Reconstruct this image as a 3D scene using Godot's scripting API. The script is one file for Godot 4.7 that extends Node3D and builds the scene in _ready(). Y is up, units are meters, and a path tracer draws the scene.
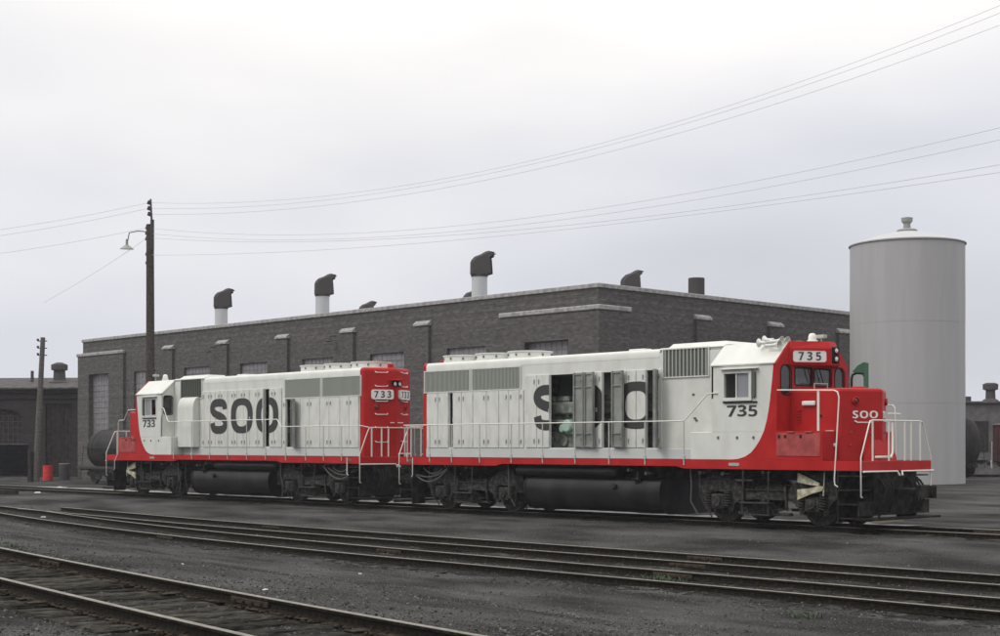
extends Node3D
# A railway yard under an overcast sky: two coupled diesel locomotives in front of a brick engine shop.
# x runs along the track (locomotive 735 faces +x), z points from the shop towards the photographer, rail tops at y = 0.

var M := {}
var rng := RandomNumberGenerator.new()
var taken := {}
const UNIT_GAP := 18.06
const HW := 0.97      # half width of the hood
const DECK := 1.54

# ------------------------------------------------------------------ mesh builder
class MB:
	var v := PackedVector3Array()
	var n := PackedVector3Array()
	var uv := PackedVector2Array()
	var xf := Transform3D.IDENTITY

	func tri(a: Vector3, b: Vector3, c: Vector3, out: Vector3) -> void:
		var nn := (b - a).cross(c - a)
		if nn.length_squared() < 1e-16:
			return
		nn = nn.normalized()
		if nn.dot(out) < 0.0:
			nn = -nn
			put(a, nn); put(b, nn); put(c, nn)
		else:
			put(a, nn); put(c, nn); put(b, nn)

	func put(p: Vector3, nn: Vector3) -> void:
		v.push_back(xf * p)
		n.push_back((xf.basis * nn).normalized())

	func stri(a: Vector3, b: Vector3, c: Vector3, na: Vector3, nb: Vector3, nc: Vector3) -> void:
		var f := (b - a).cross(c - a)
		if f.length_squared() < 1e-18:
			return
		if f.dot(na + nb + nc) > 0.0:
			put(a, na); put(c, nc); put(b, nb)
		else:
			put(a, na); put(b, nb); put(c, nc)

	func quad(a: Vector3, b: Vector3, c: Vector3, d: Vector3, out: Vector3) -> void:
		tri(a, b, c, out)
		tri(a, c, d, out)

	func squad(a: Vector3, b: Vector3, c: Vector3, d: Vector3, na: Vector3, nb: Vector3, nc: Vector3, nd: Vector3) -> void:
		stri(a, b, c, na, nb, nc)
		stri(a, c, d, na, nc, nd)

	func box(lo: Vector3, hi: Vector3, bev := 0.0) -> void:
		var c := (lo + hi) * 0.5
		var h := (hi - lo).abs() * 0.5
		if bev <= 0.0:
			for ax in 3:
				for s in [-1.0, 1.0]:
					var o := Vector3.ZERO; o[ax] = s
					var u := Vector3.ZERO; u[(ax + 1) % 3] = h[(ax + 1) % 3]
					var w := Vector3.ZERO; w[(ax + 2) % 3] = h[(ax + 2) % 3]
					var f := c + o * h[ax]
					quad(f - u - w, f + u - w, f + u + w, f - u + w, o)
			return
		bev = minf(bev, minf(h.x, minf(h.y, h.z)) * 0.9)
		var g := h - Vector3(bev, bev, bev)
		for ax in 3:
			for s in [-1.0, 1.0]:
				var o := Vector3.ZERO; o[ax] = s
				var u := Vector3.ZERO; u[(ax + 1) % 3] = g[(ax + 1) % 3]
				var w := Vector3.ZERO; w[(ax + 2) % 3] = g[(ax + 2) % 3]
				var f := c + o * h[ax]
				quad(f - u - w, f + u - w, f + u + w, f - u + w, o)
		for ax in 3:
			var b := (ax + 1) % 3
			var d := (ax + 2) % 3
			for sb in [-1.0, 1.0]:
				for sd in [-1.0, 1.0]:
					var p := c; p[b] += sb * h[b]; p[d] += sd * g[d]
					var q := c; q[b] += sb * g[b]; q[d] += sd * h[d]
					var al := Vector3.ZERO; al[ax] = g[ax]
					var o := Vector3.ZERO; o[b] = sb; o[d] = sd
					quad(p - al, p + al, q + al, q - al, o)
		for sx in [-1.0, 1.0]:
			for sy in [-1.0, 1.0]:
				for sz in [-1.0, 1.0]:
					tri(c + Vector3(sx * h.x, sy * g.y, sz * g.z), c + Vector3(sx * g.x, sy * h.y, sz * g.z), c + Vector3(sx * g.x, sy * g.y, sz * h.z), Vector3(sx, sy, sz))

	func m3(p: Vector2, h: float, ax: String) -> Vector3:
		if ax == "x":
			return Vector3(h, p.y, p.x)      # (z, y)
		if ax == "y":
			return Vector3(p.x, h, p.y)      # (x, z)
		return Vector3(p.x, p.y, h)          # (x, y)

	func cap(poly: PackedVector2Array, h: float, ax: String, s: float) -> void:
		var o := m3(Vector2.ZERO, s, ax)
		var t := Geometry2D.triangulate_polygon(poly)
		for i in range(0, t.size(), 3):
			tri(m3(poly[t[i]], h, ax), m3(poly[t[i + 1]], h, ax), m3(poly[t[i + 2]], h, ax), o)

	func area(poly: PackedVector2Array) -> float:
		var a := 0.0
		for i in poly.size():
			a += poly[i].cross(poly[(i + 1) % poly.size()])
		return a

	func prism(poly: PackedVector2Array, h0: float, h1: float, ax: String, smooth := false) -> void:
		cap(poly, maxf(h0, h1), ax, 1.0)
		cap(poly, minf(h0, h1), ax, -1.0)
		var sg := signf(area(poly))
		var k := poly.size()
		for i in k:
			var a := poly[i]
			var b := poly[(i + 1) % k]
			var e := (b - a)
			var o2 := Vector2(e.y, -e.x) * sg
			if not smooth:
				quad(m3(a, h0, ax), m3(b, h0, ax), m3(b, h1, ax), m3(a, h1, ax), m3(o2, 0.0, ax))
			else:
				var e0 := (a - poly[(i + k - 1) % k]).normalized()
				var e1 := e.normalized()
				var e2 := (poly[(i + 2) % k] - b).normalized()
				var na := e1 if e0.dot(e1) < 0.8 else (e0 + e1).normalized()
				var nb := e1 if e2.dot(e1) < 0.8 else (e2 + e1).normalized()
				var n1 := m3(Vector2(na.y, -na.x) * sg, 0.0, ax)
				var n2 := m3(Vector2(nb.y, -nb.x) * sg, 0.0, ax)
				squad(m3(a, h0, ax), m3(b, h0, ax), m3(b, h1, ax), m3(a, h1, ax), n1, n2, n2, n1)

	# a plate with openings: the outline is cut into slabs through the middle of each opening
	func plate(outline: PackedVector2Array, holes: Array, h0: float, h1: float, ax: String) -> void:
		var cuts: Array = []
		var lo := Vector2(1e9, 1e9)
		var hi := -lo
		for q in outline:
			lo = lo.min(q); hi = hi.max(q)
		for ho in holes:
			var s := 0.0
			for q in ho:
				s += q.x
			cuts.append(s / ho.size())
		cuts.sort()
		var xs: Array = [lo.x - 1.0]
		for c in cuts:
			if c - xs[-1] > 0.02:
				xs.append(c)
		xs.append(hi.x + 1.0)
		for i in xs.size() - 1:
			var slab := PackedVector2Array([Vector2(xs[i], lo.y - 1), Vector2(xs[i + 1], lo.y - 1), Vector2(xs[i + 1], hi.y + 1), Vector2(xs[i], hi.y + 1)])
			var bits: Array = Array(Geometry2D.intersect_polygons(outline, slab), TYPE_NIL, "", null)
			for ho in holes:
				var nx: Array = []
				for b in bits:
					for r in Geometry2D.clip_polygons(b, ho):
						nx.append(r)
				bits = nx
			for b in bits:
				cap(b, maxf(h0, h1), ax, 1.0)
				cap(b, minf(h0, h1), ax, -1.0)
				var sg := signf(area(b))
				for j in b.size():
					var p: Vector2 = b[j]
					var q: Vector2 = b[(j + 1) % b.size()]
					var skip := false
					for k in range(1, xs.size() - 1):
						if absf(p.x - xs[k]) < 1e-3 and absf(q.x - xs[k]) < 1e-3:
							skip = true
					if skip:
						continue
					var e := q - p
					quad(m3(p, h0, ax), m3(q, h0, ax), m3(q, h1, ax), m3(p, h1, ax), m3(Vector2(e.y, -e.x) * sg, 0.0, ax))

	func loft(rings: Array, closed := true) -> void:     # flat-shaded walls between rings of the same length, caps on first and last
		var mid := Vector3.ZERO
		var cnt := 0
		for r in rings:
			for q in r:
				mid += q; cnt += 1
		mid /= cnt
		for i in rings.size() - 1:
			var k: int = rings[i].size()
			for j in k:
				var a: Vector3 = rings[i][j]
				var b: Vector3 = rings[i][(j + 1) % k]
				var c: Vector3 = rings[i + 1][(j + 1) % k]
				var d: Vector3 = rings[i + 1][j]
				quad(a, b, c, d, (a + b + c + d) / 4.0 - mid)
		if closed:
			for e in [0, rings.size() - 1]:
				var r: Array = rings[e]
				var cc := Vector3.ZERO
				for q in r:
					cc += q
				cc /= r.size()
				for j in r.size():
					tri(cc, r[j], r[(j + 1) % r.size()], cc - mid)

	func tube(pts: Array, r: float, seg := 6, r2 := -1.0) -> void:
		if r2 < 0.0:
			r2 = r
		var k := pts.size()
		var up := Vector3(0.13, 1, 0.07).normalized()
		var t0: Vector3 = (pts[1] - pts[0]).normalized()
		if absf(t0.dot(up)) > 0.95:
			up = Vector3(1, 0.1, 0.05).normalized()
		var prev: Array = []
		var prevn: Array = []
		var side := t0.cross(up).normalized()
		for i in k:
			var t: Vector3
			if i == 0:
				t = t0
			elif i == k - 1:
				t = (pts[i] - pts[i - 1]).normalized()
			else:
				t = ((pts[i] - pts[i - 1]).normalized() + (pts[i + 1] - pts[i]).normalized()).normalized()
			side = (side - t * side.dot(t)).normalized()
			var oth := t.cross(side)
			var rr := lerpf(r, r2, float(i) / (k - 1))
			var ring: Array = []
			var rn: Array = []
			for j in seg:
				var a := TAU * j / seg
				var d := side * cos(a) + oth * sin(a)
				ring.append(pts[i] + d * rr)
				rn.append(d)
			if i > 0:
				for j in seg:
					var j2 := (j + 1) % seg
					squad(prev[j], prev[j2], ring[j2], ring[j], prevn[j], prevn[j2], rn[j2], rn[j])
			if i == 0 or i == k - 1:
				for j in seg:
					tri(pts[i], ring[j], ring[(j + 1) % seg], -t if i == 0 else t)
			prev = ring
			prevn = rn

	# profile: array of Vector2(radius, along); sharp corners keep flat normals
	func lathe(prof: Array, org: Vector3, axis: Vector3, seg := 16) -> void:
		axis = axis.normalized()
		var u := axis.cross(Vector3.UP if absf(axis.y) < 0.9 else Vector3.RIGHT).normalized()
		var w := axis.cross(u)
		for i in prof.size() - 1:
			var a: Vector2 = prof[i]
			var b: Vector2 = prof[i + 1]
			var e := b - a
			if e.length() < 1e-6:
				continue
			var nr := Vector2(e.y, -e.x).normalized()
			for j in seg:
				var t0 := TAU * j / seg
				var t1 := TAU * (j + 1) / seg
				var d0 := u * cos(t0) + w * sin(t0)
				var d1 := u * cos(t1) + w * sin(t1)
				var n0 := d0 * nr.x + axis * nr.y
				var n1 := d1 * nr.x + axis * nr.y
				squad(org + d0 * a.x + axis * a.y, org + d1 * a.x + axis * a.y, org + d1 * b.x + axis * b.y, org + d0 * b.x + axis * b.y, n0, n1, n1, n0)

	func cyl(a: Vector3, b: Vector3, r: float, seg := 16, bev := 0.0) -> void:
		var l := (b - a).length()
		lathe([Vector2(0, 0), Vector2(r - bev, 0), Vector2(r, bev), Vector2(r, l - bev), Vector2(r - bev, l), Vector2(0, l)], a, b - a, seg)

	# sweep a closed outline (lateral, up) along a path on the ground
	func sweep(prof: PackedVector2Array, path: Array) -> void:
		var sg := -signf(area(prof))
		for i in path.size() - 1:
			var t0: Vector3 = (path[mini(i + 1, path.size() - 1)] - path[maxi(i - 1, 0)]).normalized()
			var t1: Vector3 = (path[mini(i + 2, path.size() - 1)] - path[i]).normalized()
			var s0 := t0.cross(Vector3.UP).normalized()
			var s1 := t1.cross(Vector3.UP).normalized()
			for j in prof.size():
				var p := prof[j]
				var q := prof[(j + 1) % prof.size()]
				var e := q - p
				var o := (s0 * -e.y + Vector3.UP * e.x) * sg
				quad(path[i] + s0 * p.x + Vector3.UP * p.y, path[i] + s0 * q.x + Vector3.UP * q.y, path[i + 1] + s1 * q.x + Vector3.UP * q.y, path[i + 1] + s1 * p.x + Vector3.UP * p.y, o)
		for end in [0, path.size() - 1]:
			var t: Vector3 = (path[1] - path[0]).normalized() if end == 0 else (path[end] - path[end - 1]).normalized()
			var s := t.cross(Vector3.UP).normalized()
			var tr := Geometry2D.triangulate_polygon(prof)
			for i in range(0, tr.size(), 3):
				var q3: Array = []
				for k in 3:
					q3.append(path[end] + s * prof[tr[i + k]].x + Vector3.UP * prof[tr[i + k]].y)
				tri(q3[0], q3[1], q3[2], -t if end == 0 else t)

	func mesh() -> ArrayMesh:
		var a := []
		a.resize(Mesh.ARRAY_MAX)
		a[Mesh.ARRAY_VERTEX] = v
		a[Mesh.ARRAY_NORMAL] = n
		if uv.size() == v.size():
			a[Mesh.ARRAY_TEX_UV] = uv
		var m := ArrayMesh.new()
		m.add_surface_from_arrays(Mesh.PRIMITIVE_TRIANGLES, a)
		return m

# ------------------------------------------------------------------ scene helpers
func P(a: Array) -> PackedVector2Array:
	var r := PackedVector2Array()
	for i in range(0, a.size(), 2):
		r.append(Vector2(a[i], a[i + 1]))
	return r

func rrect(x0: float, x1: float, y0: float, y1: float, r: float, k := 4) -> PackedVector2Array:
	var p := PackedVector2Array()
	for c in [[x1 - r, y1 - r, 0.0], [x0 + r, y1 - r, 90.0], [x0 + r, y0 + r, 180.0], [x1 - r, y0 + r, 270.0]]:
		for i in k + 1:
			var a := deg_to_rad(c[2] + 90.0 * i / k)
			p.append(Vector2(c[0] + r * cos(a), c[1] + r * sin(a)))
	return p

func numbered(called: String) -> String:
	if not taken.has(called):
		taken[called] = 0
		return called
	taken[called] += 1
	return "%s_%03d" % [called, taken[called]]

func obj(called: String, mb: MB, mat: Material, parent: Node = self) -> MeshInstance3D:
	var o := MeshInstance3D.new()
	o.name = numbered(called) if parent == self else called
	o.mesh = mb.mesh()
	o.material_override = mat
	parent.add_child(o, true)
	return o

func inst(called: String, mesh: Mesh, mat: Material, parent: Node, at := Transform3D.IDENTITY) -> MeshInstance3D:
	var o := MeshInstance3D.new()
	o.name = numbered(called) if parent == self else called
	o.mesh = mesh
	o.material_override = mat
	parent.add_child(o, true)
	o.transform = at
	return o

func tag(o: Node, label: String, category: String, group := "") -> void:
	o.set_meta("label", label)
	o.set_meta("category", category)
	if group:
		o.set_meta("group", group)

func struct(o: Node) -> Node:
	o.set_meta("kind", "structure")
	return o

func thing(called: String, label: String, category: String, at := Vector3.ZERO, turn := 0.0, group := "") -> Node3D:
	var o := Node3D.new()
	o.name = numbered(called)
	add_child(o)
	o.position = at
	o.rotation.y = turn
	tag(o, label, category, group)
	return o

func text(called: String, s: String, size: float, mat: Material, parent: Node, at: Transform3D, squeeze := 1.0, weight := 700) -> MeshInstance3D:
	var f := SystemFont.new()
	f.font_names = PackedStringArray(["Droid Sans"])
	f.font_weight = weight
	var t := TextMesh.new()
	t.font = f
	t.text = s
	t.font_size = 64
	t.pixel_size = size / 64.0 / 0.72
	t.depth = 0.006
	t.curve_step = 2.0
	var o := MeshInstance3D.new()
	o.name = called
	o.mesh = t
	o.material_override = mat
	parent.add_child(o, true)
	o.transform = at * Transform3D(Basis.from_scale(Vector3(squeeze, 1, 1)), Vector3.ZERO)
	return o

# ------------------------------------------------------------------ materials
func lin(r: float, g: float, b: float) -> Color:
	return Color(r, g, b).linear_to_srgb()

func noise_image(sz: int, freq: float, oct: int, sd: int, kind := FastNoiseLite.TYPE_SIMPLEX_SMOOTH) -> Image:
	var f := FastNoiseLite.new()
	f.seed = sd
	f.noise_type = kind
	f.frequency = freq
	f.fractal_type = FastNoiseLite.FRACTAL_FBM
	f.fractal_octaves = oct
	return f.get_seamless_image(sz, sz, false, false, 0.15)

# colours run along a ramp of (value, colour) pairs by noise
func ramp_tex(sz: int, freq: float, oct: int, sd: int, ramp: Array, speck := 0.0) -> ImageTexture:
	var im := noise_image(sz, freq, oct, sd)
	var g := Gradient.new()
	var off := PackedFloat32Array()
	var col := PackedColorArray()
	for r in ramp:
		off.append(r[0]); col.append(r[1])
	g.offsets = off
	g.colors = col
	var out := Image.create(sz, sz, true, Image.FORMAT_RGB8)
	var rr := RandomNumberGenerator.new()
	rr.seed = sd
	for y in sz:
		for x in sz:
			var t := im.get_pixel(x, y).r
			if speck > 0.0:
				t += rr.randfn(0.0, speck)
			out.set_pixel(x, y, g.sample(clampf(t, 0.0, 1.0)))
	out.generate_mipmaps()
	return ImageTexture.create_from_image(out)

func bump_tex(sz: int, freq: float, oct: int, sd: int, strength: float) -> ImageTexture:
	var im := noise_image(sz, freq, oct, sd)
	im.convert(Image.FORMAT_RGBA8)
	im.bump_map_to_normal_map(strength)
	im.generate_mipmaps()
	return ImageTexture.create_from_image(im)

func mat(col: Color, rough := 0.6, metal := 0.0) -> StandardMaterial3D:
	var m := StandardMaterial3D.new()
	m.albedo_color = col
	m.roughness = rough
	m.metallic = metal
	return m

# sooty, oily or dusty matter with hardly any sheen
func dull(m: StandardMaterial3D, k := 0.15) -> StandardMaterial3D:
	m.metallic_specular = k
	return m

func tmat(tex: Texture2D, scale: float, rough := 0.6, nrm: Texture2D = null, nscale := 0.5, world := false) -> StandardMaterial3D:
	var m := StandardMaterial3D.new()
	m.albedo_texture = tex
	m.roughness = rough
	m.uv1_triplanar = true
	m.uv1_world_triplanar = world
	m.uv1_scale = Vector3(scale, scale, scale)
	if nrm:
		m.normal_enabled = true
		m.normal_texture = nrm
		m.normal_scale = nscale
	return m

func brick_image(sz: int, metres: float, base: Array, mortar: Color, sd: int) -> ImageTexture:
	var out := Image.create(sz, sz, true, Image.FORMAT_RGB8)
	var rr := RandomNumberGenerator.new()
	rr.seed = sd
	var rows := int(round(metres / 0.0725))
	var cols := int(round(metres / 0.21))
	var big := noise_image(sz, 0.02, 5, sd + 1)
	var tone := []
	for r in rows:
		var l := []
		var course := rr.randf_range(0.93, 1.07)
		for c in cols:
			var k: Color = base[rr.randi() % base.size()]
			var f := rr.randf_range(0.9, 1.1) * course
			l.append(Color(k.r * f, k.g * f, k.b * f))
		tone.append(l)
	for y in sz:
		var fy := float(y) / sz * rows
		var r := int(fy)
		var iy := fy - r
		for x in sz:
			var fx := float(x) / sz * cols + (0.5 if r % 2 == 1 else 0.0)
			var c := int(fx) % cols
			var ix := fx - int(fx)
			var k: Color = tone[r][c]
			if iy < 0.14 or ix < 0.05:
				k = mortar
			var g := 0.92 + 0.16 * big.get_pixel(x, y).r
			out.set_pixel(x, y, Color(k.r * g, k.g * g, k.b * g))
	out.generate_mipmaps()
	return ImageTexture.create_from_image(out)

func make_materials() -> void:
	var soft := bump_tex(256, 0.02, 4, 5, 1.5)
	var rough_n := bump_tex(512, 0.05, 5, 6, 6.0)
	M.white = tmat(ramp_tex(256, 0.012, 5, 11, [[0.2, lin(0.565, 0.58, 0.535)], [0.5, lin(0.61, 0.622, 0.582)], [0.8, lin(0.635, 0.648, 0.612)]]), 0.35, 0.42, soft, 0.08)
	M.white.uv1_scale = Vector3(0.55, 0.28, 0.55)
	M.white_door = tmat(ramp_tex(256, 0.014, 5, 12, [[0.2, lin(0.545, 0.56, 0.515)], [0.5, lin(0.595, 0.607, 0.567)], [0.8, lin(0.625, 0.637, 0.602)]]), 0.3, 0.45, soft, 0.08)
	M.white_door.uv1_scale = Vector3(0.8, 0.35, 0.8)
	M.red = tmat(ramp_tex(256, 0.012, 5, 13, [[0.2, lin(0.365, 0.010, 0.010)], [0.5, lin(0.405, 0.012, 0.012)], [0.8, lin(0.43, 0.016, 0.016)]]), 0.35, 0.5, soft, 0.08)
	M.red.metallic_specular = 0.3
	M.red_faded = tmat(ramp_tex(256, 0.02, 5, 14, [[0.2, lin(0.25, 0.035, 0.032)], [0.5, lin(0.33, 0.05, 0.045)], [0.8, lin(0.40, 0.07, 0.06)]], 0.03), 0.5, 0.75)
	M.white_base = mat(lin(0.53, 0.555, 0.545), 0.5)
	M.stanchion = mat(lin(0.42, 0.44, 0.40), 0.5)  # handrail white darkened: the shade on the walkway posts is in the colour
	M.latch_pale = mat(lin(0.26, 0.27, 0.25), 0.5)
	M.rail_white = mat(lin(0.68, 0.68, 0.62), 0.5)
	M.black = tmat(ramp_tex(256, 0.02, 5, 15, [[0.2, lin(0.010, 0.0095, 0.009)], [0.5, lin(0.018, 0.0175, 0.0165)], [0.8, lin(0.04, 0.037, 0.033)]], 0.04), 0.6, 0.6, soft, 0.2)
	M.grime = tmat(ramp_tex(256, 0.03, 5, 16, [[0.2, lin(0.013, 0.0125, 0.012)], [0.5, lin(0.030, 0.029, 0.027)], [0.85, lin(0.078, 0.074, 0.066)]], 0.06), 0.9, 0.8, soft, 0.4)
	M.tank_black = tmat(ramp_tex(256, 0.012, 5, 17, [[0.2, lin(0.008, 0.008, 0.008)], [0.5, lin(0.012, 0.0118, 0.0118)], [0.85, lin(0.024, 0.023, 0.022)]], 0.02), 0.35, 0.38, soft, 0.1)
	M.tank_black.metallic_specular = 0.35
	M.steel = mat(lin(0.30, 0.28, 0.26), 0.35, 0.8)
	M.letter = mat(lin(0.028, 0.028, 0.026), 0.5)
	M.letter_white = mat(lin(0.74, 0.74, 0.70), 0.5)
	M.board = mat(lin(0.72, 0.74, 0.72), 0.35)
	M.grille = mat(lin(0.34, 0.36, 0.32), 0.6)
	M.grille_dark = mat(lin(0.075, 0.085, 0.07), 0.7)
	M.engine = tmat(ramp_tex(128, 0.03, 4, 18, [[0.2, lin(0.10, 0.112, 0.098)], [0.8, lin(0.28, 0.305, 0.265)]], 0.03), 0.8, 0.6)
	M.engine_green = mat(lin(0.32, 0.46, 0.37), 0.4)
	M.door_in = tmat(ramp_tex(128, 0.02, 4, 19, [[0.2, lin(0.17, 0.18, 0.165)], [0.8, lin(0.27, 0.28, 0.26)]], 0.02), 0.5, 0.55)
	M.latch = mat(lin(0.10, 0.105, 0.095), 0.5)
	M.cream = tmat(ramp_tex(128, 0.03, 4, 20, [[0.2, lin(0.30, 0.28, 0.19)], [0.8, lin(0.60, 0.57, 0.43)]], 0.04), 1.2, 0.6)
	M.wood_edge = mat(lin(0.20, 0.17, 0.11), 0.8)
	M.lamp_glass = mat(lin(0.8, 0.82, 0.8), 0.08)
	M.lamp_glass.clearcoat_enabled = true
	M.marker = mat(lin(0.16, 0.02, 0.02), 0.12)
	M.glass = mat(Color(0.10, 0.12, 0.12, 0.45), 0.04)
	M.glass.transparency = BaseMaterial3D.TRANSPARENCY_ALPHA
	M.pane_open = mat(Color(0.55, 0.56, 0.58, 0.8), 0.08)
	M.pane_open.transparency = BaseMaterial3D.TRANSPARENCY_ALPHA
	M.rubber = mat(lin(0.02, 0.02, 0.02), 0.6)
	M.hose = mat(lin(0.11, 0.11, 0.105), 0.6)
	M.cabin = mat(lin(0.10, 0.11, 0.10), 0.7)
	# yard
	M.brick = tmat(brick_image(512, 4.0, [lin(0.091, 0.084, 0.083), lin(0.097, 0.090, 0.089), lin(0.105, 0.097, 0.096), lin(0.086, 0.079, 0.079)], lin(0.104, 0.098, 0.097), 31), 0.25, 0.9, null, 0.0, true)
	M.brick_old = tmat(brick_image(256, 4.0, [lin(0.040, 0.034, 0.033), lin(0.047, 0.039, 0.038), lin(0.034, 0.030, 0.029)], lin(0.043, 0.040, 0.038), 33), 0.25, 0.9, null, 0.0, true)
	M.stone = tmat(ramp_tex(256, 0.03, 5, 34, [[0.2, lin(0.22, 0.215, 0.21)], [0.6, lin(0.34, 0.333, 0.325)], [0.9, lin(0.42, 0.41, 0.40)]], 0.03), 0.4, 0.85)
	M.sash = mat(lin(0.20, 0.19, 0.195), 0.6)
	M.block = tmat(ramp_tex(128, 0.03, 4, 35, [[0.2, lin(0.17, 0.162, 0.17)], [0.8, lin(0.24, 0.23, 0.24)]], 0.02), 0.5, 0.3)
	M.vent_dark = mat(lin(0.075, 0.068, 0.068), 0.7)
	M.vent_pale = mat(lin(0.50, 0.51, 0.53), 0.5)
	M.roofing = mat(lin(0.08, 0.08, 0.08), 0.95)
	M.silver = tmat(ramp_tex(512, 0.008, 5, 36, [[0.2, lin(0.342, 0.338, 0.342)], [0.5, lin(0.358, 0.354, 0.358)], [0.85, lin(0.376, 0.373, 0.376)]], 0.01), 0.1, 0.6)
	M.silver.uv1_scale = Vector3(0.5, 0.035, 0.5)
	M.silver_pale = mat(lin(0.43, 0.435, 0.445), 0.7)
	M.pole = tmat(ramp_tex(256, 0.03, 5, 37, [[0.2, lin(0.045, 0.038, 0.033)], [0.8, lin(0.10, 0.088, 0.078)]], 0.05), 0.8, 0.95)
	M.pole_grey = tmat(ramp_tex(256, 0.03, 5, 38, [[0.2, lin(0.08, 0.075, 0.07)], [0.8, lin(0.15, 0.14, 0.13)]], 0.05), 0.8, 0.95)
	M.wire = mat(lin(0.58, 0.57, 0.62), 0.7)
	M.barrel = mat(lin(0.55, 0.02, 0.02), 0.5)
	M.barrel_dark = mat(lin(0.06, 0.06, 0.065), 0.6)
	M.car_black = tmat(ramp_tex(128, 0.02, 4, 39, [[0.2, lin(0.022, 0.021, 0.022)], [0.8, lin(0.045, 0.043, 0.043)]], 0.02), 0.4, 0.5)
	M.car_red = tmat(ramp_tex(128, 0.02, 4, 40, [[0.2, lin(0.06, 0.022, 0.022)], [0.8, lin(0.10, 0.034, 0.033)]], 0.02), 0.4, 0.8)
	M.green_steel = mat(lin(0.035, 0.10, 0.05), 0.5)
	M.wood_dark = tmat(ramp_tex(128, 0.03, 4, 41, [[0.2, lin(0.022, 0.019, 0.018)], [0.8, lin(0.05, 0.043, 0.04)]], 0.03), 0.6, 0.9)
	M.roof_old = tmat(ramp_tex(128, 0.03, 4, 42, [[0.2, lin(0.07, 0.065, 0.065)], [0.8, lin(0.12, 0.115, 0.115)]], 0.03), 0.4, 0.95)
	M.building_far = tmat(ramp_tex(128, 0.03, 4, 43, [[0.2, lin(0.09, 0.085, 0.085)], [0.8, lin(0.14, 0.13, 0.13)]], 0.03), 0.4, 0.95)
	# track
	M.rail_side = tmat(ramp_tex(256, 0.03, 5, 44, [[0.2, lin(0.010, 0.0085, 0.007)], [0.6, lin(0.018, 0.0155, 0.0125)], [0.9, lin(0.038, 0.031, 0.023)]], 0.05), 1.5, 0.85)
	M.rail_top = tmat(ramp_tex(128, 0.05, 4, 45, [[0.2, lin(0.13, 0.118, 0.095)], [0.8, lin(0.24, 0.22, 0.18)]], 0.05), 1.0, 0.45)
	M.rail_top.metallic = 0.35
	M.joint = tmat(ramp_tex(128, 0.05, 4, 46, [[0.2, lin(0.028, 0.023, 0.018)], [0.8, lin(0.07, 0.055, 0.04)]], 0.05), 2.0, 0.85)
	var ties := []
	for i in 4:
		var k: float = [0.45, 0.6, 0.75, 0.95][i]
		ties.append(tmat(ramp_tex(256, 0.03, 5, 50 + i, [[0.2, lin(0.012 * k, 0.011 * k, 0.0095 * k)], [0.5, lin(0.046 * k, 0.043 * k, 0.037 * k)], [0.9, lin(0.15 * k, 0.142 * k, 0.122 * k)]], 0.12), 1.6, 0.95, rough_n, 0.8))
		ties[i].uv1_scale = Vector3(4.0, 4.0, 0.6)
	M.ties = ties
	# cinder ground: a coarse map of worn and damp patches with a fine grain multiplied over it
	var gr := dull(tmat(ramp_tex(1024, 0.085, 5, 61, [[0.12, lin(0.030, 0.0295, 0.029)], [0.42, lin(0.072, 0.071, 0.070)], [0.6, lin(0.098, 0.097, 0.096)], [0.85, lin(0.17, 0.168, 0.165)]], 0.10), 0.30, 0.95, null, 0.0, true))
	gr.heightmap_enabled = true
	var hm := noise_image(512, 0.12, 4, 64)
	gr.heightmap_texture = ImageTexture.create_from_image(hm)
	gr.heightmap_scale = 1.6
	gr.detail_enabled = true
	gr.detail_blend_mode = BaseMaterial3D.BLEND_MODE_MUL
	gr.detail_uv_layer = BaseMaterial3D.DETAIL_UV_2
	gr.uv2_triplanar = true
	gr.uv2_world_triplanar = true
	gr.uv2_scale = Vector3(0.031, 0.031, 0.083)     # streaked along the tracks, as trucks and rain left it
	gr.detail_albedo = ramp_tex(1024, 0.007, 6, 60, [[0.12, Color(0.50, 0.49, 0.48)], [0.4, Color(0.74, 0.74, 0.74)], [0.6, Color(0.86, 0.86, 0.86)], [0.85, Color(1, 1, 1)]], 0.06)
	M.ground = gr
	M.gravel = [mat(lin(0.085, 0.084, 0.082), 0.95), mat(lin(0.036, 0.035, 0.034), 0.95), mat(lin(0.15, 0.148, 0.14), 0.95)]
	M.grime.metallic_specular = 0.4
	for k in [M.black, M.rail_side, M.joint, M.ground, M.rubber, M.gravel[0], M.gravel[1], M.gravel[2], M.wood_dark, M.brick, M.brick_old, M.roof_old, M.hose, M.car_black, M.barrel_dark, M.pole, M.pole_grey, M.vent_dark]:
		dull(k)
	for k in ties:
		dull(k)
	M.brick.metallic_specular = 0.25
	M.shaded_cinders = dull(tmat(ramp_tex(512, 0.02, 5, 63, [[0.2, lin(0.008, 0.008, 0.0078)], [0.55, lin(0.017, 0.0165, 0.016)], [0.85, lin(0.038, 0.037, 0.035)]], 0.09), 0.35, 0.95, null, 0.0, true))  # near-black cinder tone with the shade along the rails painted in
	M.paper = mat(lin(0.62, 0.62, 0.60), 0.8)
	M.weed = mat(lin(0.04, 0.075, 0.032), 0.8)
	M.dirt_clod = dull(mat(lin(0.034, 0.032, 0.030), 0.95))
	M.rust_clod = dull(mat(lin(0.040, 0.031, 0.024), 0.95))
	M.pale_ground = tmat(ramp_tex(256, 0.03, 5, 62, [[0.2, lin(0.13, 0.128, 0.12)], [0.8, lin(0.33, 0.325, 0.31)]], 0.10), 0.5, 0.95, null, 0.0, true)  # mottled pale grey for the strip behind the engine track

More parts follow.
